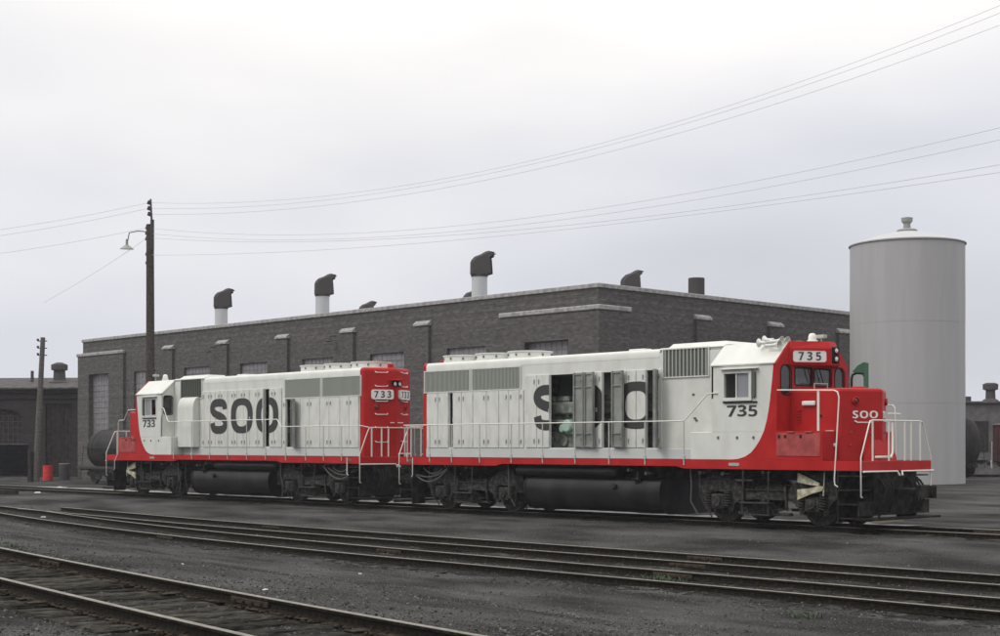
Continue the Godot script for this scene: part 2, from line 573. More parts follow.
# ------------------------------------------------------------------ locomotive
func letter_quads(ch: String, x0: float, x1: float, y0: float, y1: float) -> Array:
	# bold lettering: a ring for O, a swept stroke for S; a list of quads
	var out := []
	var c := Vector2((x0 + x1) / 2, (y0 + y1) / 2)
	var rx := (x1 - x0) / 2
	var ry := (y1 - y0) / 2
	var th := 0.285
	if ch == "O":
		var k := 56
		for i in k:
			var q := PackedVector2Array()
			for e in [[i, 1.0], [i + 1, 1.0], [i + 1, 0.0], [i, 0.0]]:
				var a: float = TAU * e[0] / k
				var ex := 2.0 / 2.7
				var u := Vector2(signf(cos(a)) * pow(absf(cos(a)), ex), signf(sin(a)) * pow(absf(sin(a)), ex))
				if e[1] > 0.5:
					q.append(c + Vector2(u.x * rx, u.y * ry))
				else:
					q.append(c + Vector2(u.x * (rx - th * 1.12), u.y * (ry - th * 0.86)))
			out.append(q)
	else:
		var ctl := [[0.83, 0.70], [0.80, 0.83], [0.68, 0.885], [0.5, 0.895], [0.32, 0.885], [0.19, 0.83], [0.145, 0.73], [0.20, 0.63], [0.36, 0.555], [0.5, 0.52], [0.66, 0.475], [0.80, 0.40], [0.855, 0.285], [0.80, 0.17], [0.66, 0.115], [0.5, 0.105], [0.33, 0.115], [0.20, 0.17], [0.155, 0.31]]
		var cv := Curve2D.new()
		for q in ctl:
			cv.add_point(Vector2(x0 + (x1 - x0) * q[0], y0 + (y1 - y0) * q[1]))
		for i in ctl.size():
			var a := cv.get_point_position(maxi(i - 1, 0))
			var b := cv.get_point_position(mini(i + 1, ctl.size() - 1))
			cv.set_point_out(i, (b - a) / 6.0)
			cv.set_point_in(i, (a - b) / 6.0)
		var pts := cv.tessellate_even_length(4, 0.05)
		for i in pts.size() - 1:
			var t0 := (pts[mini(i + 1, pts.size() - 1)] - pts[maxi(i - 1, 0)]).normalized()
			var t1 := (pts[mini(i + 2, pts.size() - 1)] - pts[i]).normalized()
			var n0 := Vector2(-t0.y, t0.x) * th / 2
			var n1 := Vector2(-t1.y, t1.x) * th / 2
			out.append(PackedVector2Array([pts[i] + n0, pts[i + 1] + n1, pts[i + 1] - n1, pts[i] - n0]))
	return out

func letter(ch: String, x0: float, x1: float, s: float, parent: Node, gaps: Array, flip: bool) -> void:
	var spans := []      # stretches of closed doors between the openings
	var at := x0 - 1.0
	for g in gaps:
		spans.append([at, g[0]])
		at = g[1]
	spans.append([at, maxf(at, x1) + 1.0])
	for sp in spans:
		var mb := MB.new()
		for q in letter_quads(ch, x0, x1, 2.32, 3.56):
			var w := PackedVector2Array()
			for p in q:
				w.append(Vector2(x0 + x1 - p.x, p.y) if flip else p)
			for b in Geometry2D.intersect_polygons(w, P([sp[0], 0, sp[1], 0, sp[1], 5, sp[0], 5])):
				mb.cap(b, s * (HW + 0.038), "z", s)
		if mb.v.size() > 0:
			obj("letter", mb, M.letter, parent)

func hood_door(x0: float, x1: float, y0: float, y1: float, s: float, root: Node, latch_side: float, proud := 0.032) -> void:
	var mb := MB.new()
	mb.box(Vector3(x0 + 0.008, y0, s * (HW + 0.001)), Vector3(x1 - 0.008, y1, s * (HW + proud)), 0.008)
	var d := obj("door", mb, M.white_door, root)
	var lx := (x1 - 0.09) if latch_side > 0 else (x0 + 0.09)
	var hx := (x0 + 0.02) if latch_side > 0 else (x1 - 0.02)
	for y in [y0 + 0.16, (y0 + y1) / 2, y1 - 0.16]:
		var hg := MB.new()
		hg.tube([Vector3(hx, y - 0.06, s * (HW + proud)), Vector3(hx, y + 0.06, s * (HW + proud))], 0.012, 6)
		obj("hinge", hg, M.white_door, d)
	for y in [y1 - 0.17, y0 + 0.2]:
		var l := MB.new()
		l.box(Vector3(lx - 0.016, y - 0.045, s * (HW + proud + 0.001)), Vector3(lx + 0.016, y + 0.045, s * (HW + proud + 0.022)), 0.006)
		l.box(Vector3(lx - 0.008, y - 0.09, s * (HW + proud + 0.016)), Vector3(lx + 0.008, y + 0.02, s * (HW + proud + 0.028)))
		obj("latch", l, M.latch_pale, d)

# a door swung out on a vertical hinge and folded back, its ribbed inner face outwards; dir: which way it lies along x
func open_door(hx: float, w: float, y0: float, y1: float, s: float, root: Node, ang: float, dir: float) -> void:
	var mb := MB.new()
	mb.xf = Transform3D(Basis(Vector3.UP, -ang * s * dir), Vector3(hx, 0, s * (HW + 0.045)))
	mb.box(Vector3(dir * 0.012, y0, 0), Vector3(dir * w, y1, s * 0.025), 0.006)
	var d := obj("door", mb, M.door_in, root)
	d.set_meta("label", "engine compartment door swung open showing its grey inner face")
	var r := MB.new()      # stiffening ribs on the inner face
	r.xf = mb.xf
	for y in [y0 + 0.02, lerpf(y0, y1, 0.18), lerpf(y0, y1, 0.80), y1 - 0.06]:
		r.box(Vector3(dir * 0.05, y, s * 0.026), Vector3(dir * (w - 0.04), y + 0.03, s * 0.055))
	for x in [0.012, w - 0.05]:
		r.box(Vector3(dir * x, y0, s * 0.026), Vector3(dir * (x + 0.04), y1, s * 0.075))
	obj("stiffener", r, M.door_in, d)
	var l := MB.new()
	l.xf = mb.xf
	for y in [y0 + 0.2, y1 - 0.25]:
		l.box(Vector3(dir * (w - 0.12), y, s * 0.026), Vector3(dir * (w - 0.05), y + 0.06, s * 0.06), 0.006)
	obj("latch", l, M.latch, d)

func grille(x0: float, x1: float, y0: float, y1: float, s: float, root: Node, pitch: float, slat: Material, frame: Material, bars: int, w: float) -> void:
	var b := MB.new()
	b.box(Vector3(x0, y0, s * (HW - 0.02)), Vector3(x1, y1, s * (HW + 0.004)))
	var g := obj("grille", b, M.grille_dark, root)
	var f := MB.new()
	f.plate(P([x0 - 0.03, y0 - 0.03, x1 + 0.03, y0 - 0.03, x1 + 0.03, y1 + 0.03, x0 - 0.03, y1 + 0.03]), [P([x0, y0, x1, y0, x1, y1, x0, y1])], s * (HW + 0.001), s * (HW + 0.035), "z")
	obj("frame", f, frame, g)
	var sl := MB.new()
	var k := int((x1 - x0) / pitch)
	for i in k:
		var x := x0 + (i + 0.5) * (x1 - x0) / k
		sl.box(Vector3(x - w / 2, y0, s * (HW + 0.005)), Vector3(x + w / 2, y1, s * (HW + 0.028)))
	obj("slat_screen", sl, slat, g).set_meta("kind", "stuff")
	if bars > 0:
		var h := MB.new()
		for i in bars:
			var y := y0 + (i + 0.5) * (y1 - y0) / bars
			h.box(Vector3(x0, y - w * 0.45, s * (HW + 0.0285)), Vector3(x1, y + w * 0.45, s * (HW + 0.036)))
		obj("cross_bars", h, slat, g).set_meta("kind", "stuff")

func wheel_mesh() -> ArrayMesh:
	var mb := MB.new()
	mb.lathe([Vector2(0, 0.07), Vector2(0.09, 0.07), Vector2(0.10, 0.02), Vector2(0.36, 0.0), Vector2(0.40, 0.055), Vector2(0.50, 0.06), Vector2(0.508, 0.05), Vector2(0.510, -0.04), Vector2(0.535, -0.055), Vector2(0.535, -0.08), Vector2(0.40, -0.08), Vector2(0, -0.06)], Vector3.ZERO, Vector3(0, 0, 1), 32)
	return mb.mesh()

var wheel_m: ArrayMesh
var spring_m: ArrayMesh

func coil_mesh() -> ArrayMesh:
	var mb := MB.new()
	var pts := []
	for i in 49:
		var a := TAU * i / 8.0
		pts.append(Vector3(cos(a) * 0.075, i * 0.38 / 48.0, sin(a) * 0.075))
	mb.tube(pts, 0.02, 5)
	return mb.mesh()

func truck(cx: float, out: float, root: Node) -> void:
	# out: +1 if the nearer end of the locomotive lies towards +x
	var fr := MB.new()
	fr.box(Vector3(cx - 0.45, 0.55, -0.95), Vector3(cx + 0.45, 0.92, 0.95), 0.04)           # bolster
	for e in [-1.0, 1.0]:
		fr.box(Vector3(cx + e * 1.98, 0.66, -1.0), Vector3(cx + e * 1.86, 0.86, 1.0), 0.02)
		fr.box(Vector3(cx + e * 0.72, 0.5, -0.6), Vector3(cx + e * 1.30, 1.0, 0.6), 0.05)     # traction motor
	var t := obj("truck", fr, M.grime, root)
	for e in [-1.0, 1.0]:
		var ax := MB.new()
		ax.cyl(Vector3(cx + e * 1.372, 0.508, -1.02), Vector3(cx + e * 1.372, 0.508, 1.02), 0.085, 12)
		obj("axle", ax, M.black, t)
	for s in [-1.0, 1.0]:
		var f := MB.new()
		var half := [0.0, 0.80, 0.62, 0.80, 0.80, 0.98, 1.02, 1.06, 1.72, 1.06, 1.92, 0.99, 2.02, 0.92, 2.02, 0.66, 1.90, 0.60, 1.82, 0.50, 1.76, 0.26, 1.64, 0.26, 1.62, 0.76, 1.12, 0.76, 1.10, 0.26, 0.98, 0.26, 0.92, 0.46, 0.72, 0.58, 0.0, 0.60]
		var pl := PackedVector2Array()
		for i in range(0, half.size(), 2):
			pl.append(Vector2(cx + half[i], half[i + 1]))
		for i in range(half.size() - 4, 0, -2):
			pl.append(Vector2(cx - half[i], half[i + 1]))
		f.prism(pl, s * 1.0, s * 1.10, "z")
		# flanges along the top edge
		f.box(Vector3(cx - 1.74, 1.06, s * 0.97), Vector3(cx - 1.02, 1.10, s * 1.15), 0.01)
		f.box(Vector3(cx + 1.02, 1.06, s * 0.97), Vector3(cx + 1.74, 1.10, s * 1.15), 0.01)
		f.box(Vector3(cx - 0.62, 0.80, s * 0.97), Vector3(cx + 0.62, 0.84, s * 1.15), 0.01)
		obj("side_frame", f, M.grime, t)
		for e in [-1.0, 1.0]:
			var jx: float = cx + e * 1.372
			inst("wheel", wheel_m, M.grime, t, Transform3D(Basis(Vector3.UP, 0.0 if s > 0 else PI), Vector3(jx, 0.508, s * 0.75)))
			var jb := MB.new()
			jb.box(Vector3(jx - 0.2, 0.33, s * 1.0), Vector3(jx + 0.2, 0.70, s * 1.20), 0.03)
			jb.cyl(Vector3(jx, 0.52, s * 1.20), Vector3(jx, 0.52, s * 1.26), 0.13, 14, 0.015)
			jb.cyl(Vector3(jx, 0.52, s * 1.26), Vector3(jx, 0.52, s * 1.285), 0.05, 10, 0.008)
			for k in 4:
				var a := PI / 4 + k * PI / 2
				jb.cyl(Vector3(jx + cos(a) * 0.15, 0.52 + sin(a) * 0.15, s * 1.20), Vector3(jx + cos(a) * 0.15, 0.52 + sin(a) * 0.15, s * 1.23), 0.022, 6)
			obj("journal_box", jb, M.grime, t)
			for k in [-1.0, 1.0]:
				inst("coil_spring", spring_m, M.grime, t, Transform3D(Basis.IDENTITY, Vector3(jx + k * 0.30, 0.40, s * 1.17)))
			var bs := MB.new()
			bs.box(Vector3(jx + e * 0.52, 0.34, s * 0.68), Vector3(jx + e * 0.62, 0.68, s * 0.82), 0.02)
			bs.tube([Vector3(jx + e * 0.60, 0.36, s * 0.80), Vector3(jx + e * 0.60, 0.86, s * 0.92)], 0.03, 6)
			obj("brake_shoe", bs, M.grime, t)
			var bc := MB.new()
			bc.cyl(Vector3(jx - e * 0.08, 1.13, s * 1.02), Vector3(jx + e * 0.36, 1.13, s * 1.02), 0.12, 14, 0.02)
			bc.tube([Vector3(jx - e * 0.08, 1.13, s * 1.02), Vector3(jx - e * 0.35, 1.12, s * 1.02), Vector3(jx - e * 0.44, 0.86, s * 1.08)], 0.03, 6)
			obj("brake_cylinder", bc, M.grime, t)
			var sp := MB.new()
			sp.tube([Vector3(jx + e * 0.75, 1.25, s * 0.95), Vector3(jx + e * 0.72, 0.7, s * 0.98), Vector3(jx + e * 0.62, 0.3, s * 0.82), Vector3(jx + e * 0.5, 0.1, s * 0.76)], 0.02, 6)
			obj("sand_pipe", sp, M.hose, t)
		# leaf springs in the middle, hung on swing links
		var lf := MB.new()
		for k in 6:
			var w := 0.58 - k * 0.07
			for e in [-1.0, 1.0]:
				lf.quad(Vector3(cx - w, 0.38 + e * (0.02 + k * 0.018), s * 1.06), Vector3(cx + w, 0.38 + e * (0.02 + k * 0.018), s * 1.06), Vector3(cx + w, 0.38 + e * (0.02 + k * 0.018), s * 1.22), Vector3(cx - w, 0.38 + e * (0.02 + k * 0.018), s * 1.22), Vector3(0, e, 0))
				lf.box(Vector3(cx - w, 0.38 + e * (0.006 + k * 0.018), s * 1.06), Vector3(cx + w, 0.38 + e * (0.02 + k * 0.018), s * 1.215))
		lf.box(Vector3(cx - 0.07, 0.26, s * 1.05), Vector3(cx + 0.07, 0.62, s * 1.235), 0.01)
		for e in [-1.0, 1.0]:
			lf.tube([Vector3(cx + e * 0.66, 0.34, s * 1.15), Vector3(cx + e * 0.60, 0.92, s * 1.15)], 0.035, 6)
		lf.box(Vector3(cx - 0.75, 0.22, s * 1.02), Vector3(cx + 0.75, 0.29, s * 1.2), 0.015)
		obj("leaf_spring", lf, M.grime, t)
		# crew step hung over the truck
		var st := MB.new()
		for x in [cx - 0.42, cx + 0.32]:
			st.tube([Vector3(x, 1.3, s * 1.42), Vector3(x, 0.32, s * 1.44), Vector3(x + 0.03, 0.22, s * 1.44)], 0.022, 6)
		st.box(Vector3(cx - 0.50, 0.50, s * 1.25), Vector3(cx + 0.38, 0.535, s * 1.52), 0.008)
		st.box(Vector3(cx - 0.44, 0.22, s * 1.30), Vector3(cx + 0.34, 0.255, s * 1.47), 0.008)
		obj("side_step", st, M.grime, t)
	# cream guard plates at the outer journal
	for s in [-1.0, 1.0]:
		if out < 0.0:
			break
		var gx := cx + out * 1.03
		var g := MB.new()
		g.prism(P([gx, 1.23, gx + out * 0.04, 1.24, gx + out * 0.60, 1.0, gx + out * 0.58, 0.95, gx + out * 0.30, 0.98, gx, 1.03]), s * 1.24, s * 1.27, "z")
		g.prism(P([gx, 0.62, gx, 0.86, gx + out * 0.30, 0.89, gx + out * 0.62, 0.955, gx + out * 0.72, 0.93, gx + out * 0.66, 0.84, gx + out * 0.42, 0.78]), s * 1.24, s * 1.275, "z")
		g.tube([Vector3(gx + out * 0.02, 1.235, s * 1.27), Vector3(gx + out * 0.60, 1.0, s * 1.27)], 0.02, 6)
		g.tube([Vector3(gx + out * 0.70, 1.28, s * 1.2), Vector3(gx + out * 0.70, 0.72, s * 1.25)], 0.018, 6)
		obj("guard_plate", g, M.cream, t)

func vee(x: float, tip: float, w: float, y0: float, y1: float, back: float, lip := 0.10) -> MB:
	# hood end with a shallow vertical ridge; e is the direction it points
	var mb := MB.new()
	var rings := []
	for r in [[y0, 0.0], [y1 - lip, 0.0], [y1 - lip * 0.35, lip * 0.28], [y1, lip]]:
		var i: float = r[1]
		var e := signf(tip - x)
		var ring := []
		for q in [Vector2(back, w - i), Vector2(x - e * 0.05, w - i), Vector2(x + e * 0.0 - e * i * 0.5, w - 0.03 - i), Vector2(tip - e * 0.03 - e * i, 0.07), Vector2(tip - e * i, 0.0), Vector2(tip - e * 0.03 - e * i, -0.07), Vector2(x - e * i * 0.5, -w + 0.03 + i), Vector2(x - e * 0.05, -w + i), Vector2(back, -w + i)]:
			ring.append(Vector3(q.x, r[0], q.y))
		rings.append(ring)
	mb.loft(rings)
	return mb

func vface(x: float, tip: float, w: float, s: float) -> Transform3D:
	# frame on one half of a ridged end: x along the face (readable), y up, z out
	var a := Vector3(x, 0, s * w)
	var b := Vector3(tip, 0, 0)
	var e := signf(tip - x)
	var along := (b - a).normalized() * (e * s)        # left to right seen from outside
	var up := Vector3.UP
	return Transform3D(Basis(along, up, along.cross(up)), (a + b) / 2)

func lamp(parent: Node, at: Vector3, dir: Vector3, r: float, called := "headlight", glass: Material = null, body: Material = null) -> void:
	var mb := MB.new()
	mb.lathe([Vector2(0, -0.06), Vector2(r * 1.15, -0.06), Vector2(r * 1.2, 0.03), Vector2(r, 0.04), Vector2(r * 0.95, 0.0)], at, dir, 16)
	var h := obj(called, mb, body if body else M.rubber, parent)
	var g := MB.new()
	g.lathe([Vector2(r * 0.97, 0.0), Vector2(r * 0.8, 0.02), Vector2(r * 0.4, 0.035), Vector2(0, 0.04)], at, dir, 16)
	obj("lens", g, glass if glass else M.lamp_glass, h)

func rung(parent: Node, xf: Transform3D, w: float, m: Material) -> void:
	var mb := MB.new()
	mb.xf = xf
	mb.tube([Vector3(-w / 2, 0.03, 0), Vector3(-w / 2, 0.03, 0.05), Vector3(-w / 2 + 0.02, 0.0, 0.075), Vector3(w / 2 - 0.02, 0.0, 0.075), Vector3(w / 2, 0.03, 0.05), Vector3(w / 2, 0.03, 0)], 0.014, 6)
	obj("grab_iron", mb, m, parent)

func rail_tube(parent: Node, pts: Array, r := 0.0165, called := "handrail") -> void:
	var mb := MB.new()
	mb.tube(pts, r, 7)
	obj(called, mb, M.rail_white, parent)

func end_fittings(e: float, root: Node, number: String) -> void:
	# platform end with steps, railings, coupler, hoses; e = +1 front, -1 rear
	var xe := 8.08 * e
	var p := MB.new()                       # end plate, red above, black pilot below
	p.box(Vector3(xe - e * 0.06, 1.30, -1.5), Vector3(xe, DECK, 1.5), 0.01)
	obj("end_sill", p, M.red, root)
	var pl := MB.new()
	pl.box(Vector3(xe - e * 0.12, 0.30, -0.92), Vector3(xe - e * 0.05, 1.295, 0.92), 0.01)
	pl.box(Vector3(xe - e * 0.10, 0.30, -1.5), Vector3(xe - e * 0.06, 0.62, -0.92))
	pl.box(Vector3(xe - e * 0.10, 0.30, 0.92), Vector3(xe - e * 0.06, 0.62, 1.5))
	pl.box(Vector3(xe - e * 0.30, 0.34, -0.9), Vector3(xe - e * 0.121, 0.44, 0.9))
	obj("pilot", pl, M.black, root)
	var fb := MB.new()
	fb.box(Vector3(xe - e * 0.10, 0.20, -1.52), Vector3(xe + e * 0.24, 0.25, 1.52), 0.008)
	var board := obj("footboard", fb, M.black, root)
	var pk := MB.new()
	pk.box(Vector3(xe + e * 0.246, 0.155, 0.18), Vector3(xe + e * 0.265, 0.20, 1.5), 0.004)
	obj("wooden_edge", pk, M.wood_edge, board)
	for s in [-1.0, 1.0]:
		var st := MB.new()
		for y in [1.18, 0.86, 0.54, 0.22]:
			st.box(Vector3(xe - e * 0.60, y, s * 1.02), Vector3(xe - e * 0.08, y + 0.03, s * 1.5), 0.006)
		st.box(Vector3(xe - e * 0.64, 0.14, s * 1.0), Vector3(xe - e * 0.605, 1.30, s * 1.5))
		st.box(Vector3(xe - e * 0.60, 0.25, s * 0.96), Vector3(xe - e * 0.1, 1.30, s * 1.0))
		obj("steps", st, M.black, root)
		# handrail beside the steps, inboard
		var rx := xe - e * 0.66
		if e > 0 and s < 0:
			rail_tube(root, [Vector3(5.76, 3.26, -1.48), Vector3(6.35, 3.26, -1.5), Vector3(6.66, 2.88, -1.5), Vector3(7.04, 2.87, -1.5), Vector3(7.10, 2.80, -1.5), Vector3(7.12, 1.6, -1.5), Vector3(7.37, 1.3, -1.51), Vector3(7.38, 1.0, -1.51), Vector3(7.46, 0.95, -1.5)])
		elif e > 0:
			rail_tube(root, [Vector3(5.72, 3.19, s * 1.48), Vector3(7.36, 3.14, s * 1.5), Vector3(7.45, 3.10, s * 1.5), Vector3(7.49, 2.98, s * 1.5), Vector3(7.37, 1.12, s * 1.5), Vector3(7.38, 1.0, s * 1.5), Vector3(7.46, 0.95, s * 1.49)])
			var post := MB.new()
			post.box(Vector3(6.9, 1.74, s * 1.475), Vector3(6.96, 3.14, s * 1.5), 0.008)
			obj("stanchion", post, M.rail_white, root)
		else:
			rail_tube(root, [Vector3(rx, 1.52, s * 1.505), Vector3(rx, 1.0, s * 1.51), Vector3(rx + e * 0.06, 0.95, s * 1.5)])
		var cut := MB.new()      # uncoupling lever
		cut.tube([Vector3(xe + e * 0.05, 1.30, s * 1.50), Vector3(xe + e * 0.05, 1.30, s * 0.10), Vector3(xe + e * 0.09, 1.20, s * 0.06)], 0.024, 6)
		obj("uncoupling_lever", cut, M.rail_white, root)
		for k in 4:              # multiple-unit and brake hoses
			var z: float = s * (0.42 + 0.13 * k)
			var h := MB.new()
			h.tube([Vector3(xe, 1.12, z), Vector3(xe + e * 0.10, 1.08, z), Vector3(xe + e * (0.16 + 0.02 * k), 0.9, z + s * 0.02), Vector3(xe + e * 0.16, 0.62, z + s * 0.05), Vector3(xe + e * 0.08, 0.45, z + s * 0.03)], 0.028, 7)
			h.cyl(Vector3(xe + e * 0.08, 0.45, z + s * 0.03), Vector3(xe + e * 0.06, 0.36, z + s * 0.03), 0.04, 8)
			h.cyl(Vector3(xe - e * 0.02, 1.12, z), Vector3(xe + e * 0.04, 1.12, z), 0.045, 8)
			obj("hose", h, M.rubber, root)
	# railing across the end
	var xr := xe - e * 0.02
	var low := 0.74
	rail_tube(root, [Vector3(xr, low - 0.02, 1.44), Vector3(xr, low, 1.5), Vector3(xr, 1.62, 1.5), Vector3(xr, 2.36, 1.17), Vector3(xr, 2.44, 1.12), Vector3(xr, 2.46, 1.02), Vector3(xr, 2.46, -1.02), Vector3(xr, 2.44, -1.12), Vector3(xr, 2.36, -1.17), Vector3(xr, 1.62, -1.5), Vector3(xr, low, -1.5), Vector3(xr, low - 0.02, -1.44)])
	for z in [1.02, 0.34, -0.34, -0.62, -1.02]:
		var post := MB.new()
		post.box(Vector3(xr - 0.012, 1.36, z - 0.024), Vector3(xr + 0.012, 2.46, z + 0.024), 0.005)
		obj("stanchion", post, M.rail_white, root)
	# drop step folded against the railing and its bracket
	var ds := MB.new()
	ds.box(Vector3(xe - e * 0.22, 1.60, 0.10), Vector3(xe - e * 0.06, 1.65, 0.62), 0.01)
	ds.tube([Vector3(xe - e * 0.1, 1.63, 0.12), Vector3(xe - e * 0.1, 1.72, 0.05), Vector3(xe - e * 0.1, 2.42, 0.05)], 0.03, 6)
	obj("drop_step", ds, M.rail_white, root)
	rail_tube(root, [Vector3(xe - e * 0.06, 2.62, -0.22), Vector3(xe - e * 0.06, 2.62, 0.30)], 0.016, "signal_bracket")
	var c := MB.new()
	c.box(Vector3(xe - e * 0.4, 0.76, -0.09), Vector3(xe + e * 0.58, 0.92, 0.09), 0.03)
	c.prism(P([xe + e * 0.55, -0.15, xe + e * 0.80, -0.20, xe + e * 0.96, -0.05, xe + e * 0.90, 0.02, xe + e * 0.80, 0.0, xe + e * 0.78, 0.10, xe + e * 0.92, 0.20, xe + e * 0.70, 0.24, xe + e * 0.55, 0.14]), 0.70, 0.98, "y")
	obj("coupler", c, M.black, root)

func make_cab(root: Node) -> void:
	var x0 := 3.87
	var x1 := 5.74
	var zw := 1.5
	var eave := 3.84
	var top := 4.36
	# side walls with the sliding window
	for s in [-1.0, 1.0]:
		var w := MB.new()
		w.plate(P([x0, 2.22, x1, 2.22, x1, eave, x0, eave]), [rrect(4.27, 5.02, 3.03, 3.63, 0.02, 1)], s * (zw - 0.05), s * zw, "z")
		var wall := obj("cab_side", w, M.white, root)
		var fr := MB.new()
		if s < 0:
			fr.plate(P([4.25, 3.01, 5.04, 3.01, 5.04, 3.65, 4.25, 3.65]), [P([4.28, 3.04, 5.01, 3.04, 5.01, 3.62, 4.28, 3.62])], -zw - 0.001, -zw - 0.012, "z")
		else:
			fr.plate(P([4.20, 2.96, 5.09, 2.96, 5.09, 3.70, 4.20, 3.70]), [P([4.28, 3.04, 5.01, 3.04, 5.01, 3.62, 4.28, 3.62])], s * (zw + 0.001), s * (zw + 0.045), "z")
		obj("window_frame", fr, M.white, wall)
		var pane := MB.new()
		pane.box(Vector3(4.63, 3.04, s * (zw - 0.02)), Vector3(5.005, 3.62, s * (zw - 0.012)))
		obj("window_pane", pane, M.pane_open, wall)
		var pane2 := MB.new()
		pane2.box(Vector3(4.61, 3.04, s * (zw - 0.03)), Vector3(4.64, 3.62, s * (zw + 0.02)))
		obj("window_bar", pane2, M.white, wall)
		var vi := MB.new()      # wind deflector ahead of the window
		vi.prism(rrect(5.10, 5.20, 3.03, 3.65, 0.04, 3), s * (zw + 0.002), s * (zw + 0.06), "z")
		obj("wind_deflector", vi, M.grille_dark, wall)
		var aw := MB.new()
		aw.box(Vector3(4.20, 3.71, s * zw), Vector3(5.28, 3.74, s * (zw + 0.12)), 0.008)
		obj("rain_visor", aw, M.white, wall)
		var ar := MB.new()
		ar.box(Vector3(4.24, 2.91, s * (zw + 0.001)), Vector3(5.24, 2.945, s * (zw + 0.05)), 0.008)
		obj("arm_rest", ar, M.rubber, wall)
		var gt := MB.new()
		gt.box(Vector3(x0 - 0.02, eave - 0.03, s * (zw + 0.001)), Vector3(x1 + 0.01, eave + 0.01, s * (zw + 0.035)), 0.006)
		obj("gutter", gt, M.white, wall)
		var lbl: String = root.get_meta("number")
		var face := Basis.IDENTITY if s > 0 else Basis(Vector3.UP, PI)
		for i in 3:
			text("digit", lbl[i], 0.265, M.letter, wall, Transform3D(face, Vector3(4.79 + s * (i - 1) * 0.315, 2.715, s * (zw + 0.006))), 1.5, 700)
		# red paint sweeping down the cab side on to the sill
		var sw := MB.new()
		var cv := P([5.70, 3.83, 5.67, 3.5, 5.63, 3.2, 5.60, 2.96, 5.56, 2.72, 5.51, 2.49, 5.43, 2.24, 5.31, 2.02, 5.19, 1.86, 5.05, 1.72, 4.87, 1.62, 4.66, 1.565, 4.40, 1.545, 7.05, 1.545, 7.05, 2.225, 5.745, 2.225, 5.745, 3.83])
		sw.cap(cv, s * (zw + 0.0045), "z", s)
		obj("red_paint_sweep", sw, M.red, wall)
		# equipment boxes under and ahead of the cab
		var b := MB.new()
		b.box(Vector3(3.20, DECK + 0.003, s * 0.98), Vector3(x1, 2.22, s * zw), 0.012)
		obj("equipment_box", b, M.white, root)
		var b2 := MB.new()
		b2.box(Vector3(x1 + 0.003, DECK + 0.003, s * 0.98), Vector3(7.05, 2.22, s * (zw - 0.002)), 0.012)
		var bb := obj("equipment_box", b2, M.red, root)
		var dl := MB.new()
		dl.box(Vector3(5.79, 1.64, s * (zw + 0.006)), Vector3(7.0, 2.18, s * (zw + 0.02)), 0.008)
		obj("lid", dl, M.red_faded, bb)
		for q in [[5.85, 2.10], [6.02, 2.10], [6.45, 2.10]]:
			var h := MB.new()
			h.box(Vector3(q[0], q[1] - 0.035, s * (zw + 0.021)), Vector3(q[0] + 0.05, q[1] + 0.035, s * (zw + 0.04)))
			obj("hasp", h, M.rubber, bb)
		for q in [6.1, 6.6]:
			var h := MB.new()
			h.box(Vector3(q, 2.185, s * (zw + 0.006)), Vector3(q + 0.2, 2.215, s * (zw + 0.05)), 0.006)
			obj("handle", h, M.red_faded, bb)
		for q in [4.05, 4.62, 5.1]:
			var h := MB.new()
			h.box(Vector3(q, 2.05, s * (zw + 0.001)), Vector3(q + 0.05, 2.11, s * (zw + 0.02)))
			obj("hasp", h, M.latch, bb)
	# rear wall with small windows each side of the hood
	var rw := MB.new()
	rw.plate(P([-zw, 2.22, zw, 2.22, zw, eave, 0.95, top, -0.95, top, -zw, eave]), [rrect(1.05, 1.40, 3.06, 3.74, 0.08), rrect(-1.40, -1.05, 3.06, 3.74, 0.08)], x0, x0 + 0.05, "x")
	var rear := obj("cab_rear_wall", rw, M.white, root)
	for s in [-1.0, 1.0]:
		var g := MB.new()
		g.box(Vector3(x0 + 0.02, 3.06, s * 1.05), Vector3(x0 + 0.028, 3.74, s * 1.40))
		obj("window_pane", g, M.glass, rear)
		var k := MB.new()
		k.plate(rrect(minf(s * 1.02, s * 1.43), maxf(s * 1.02, s * 1.43), 3.03, 3.77, 0.1), [rrect(minf(s * 1.05, s * 1.40), maxf(s * 1.05, s * 1.40), 3.06, 3.74, 0.08)], x0 - 0.012, x0 - 0.001, "x")
		obj("gasket", k, M.rubber, rear)
	# front wall
	var tall := rrect(0.92, 1.33, 3.10, 3.78, 0.15)
	var tall2 := rrect(-1.33, -0.92, 3.10, 3.78, 0.15)
	var pa := rrect(0.05, 0.76, 3.34, 3.73, 0.05)
	var pb := rrect(-0.76, -0.05, 3.34, 3.73, 0.05)
	var fw := MB.new()
	fw.plate(P([-zw, 2.22, zw, 2.22, zw, eave, 0.95, top + 0.01, -0.95, top + 0.01, -zw, eave]), [tall, tall2, pa, pb], x1 + 0.001, x1 + 0.05, "x")
	var front := obj("cab_front", fw, M.red, root)
	for h in [tall, tall2, pa, pb]:
		var g := MB.new()
		g.prism(h, x1 + 0.015, x1 + 0.022, "x")
		obj("windshield", g, M.glass, front)
		var big := Geometry2D.offset_polygon(h, 0.03, Geometry2D.JOIN_ROUND)
		var k := MB.new()
		k.plate(big[0], [h], x1 + 0.051, x1 + 0.06, "x")
		obj("gasket", k, M.rubber, front)
	for z in [0.28, -0.22]:
		var wp := MB.new()
		wp.tube([Vector3(x1 + 0.07, 3.74, z), Vector3(x1 + 0.075, 3.42, z - 0.16)], 0.012, 5)
		obj("wiper", wp, M.rubber, front)
	# roof
	var rf := MB.new()
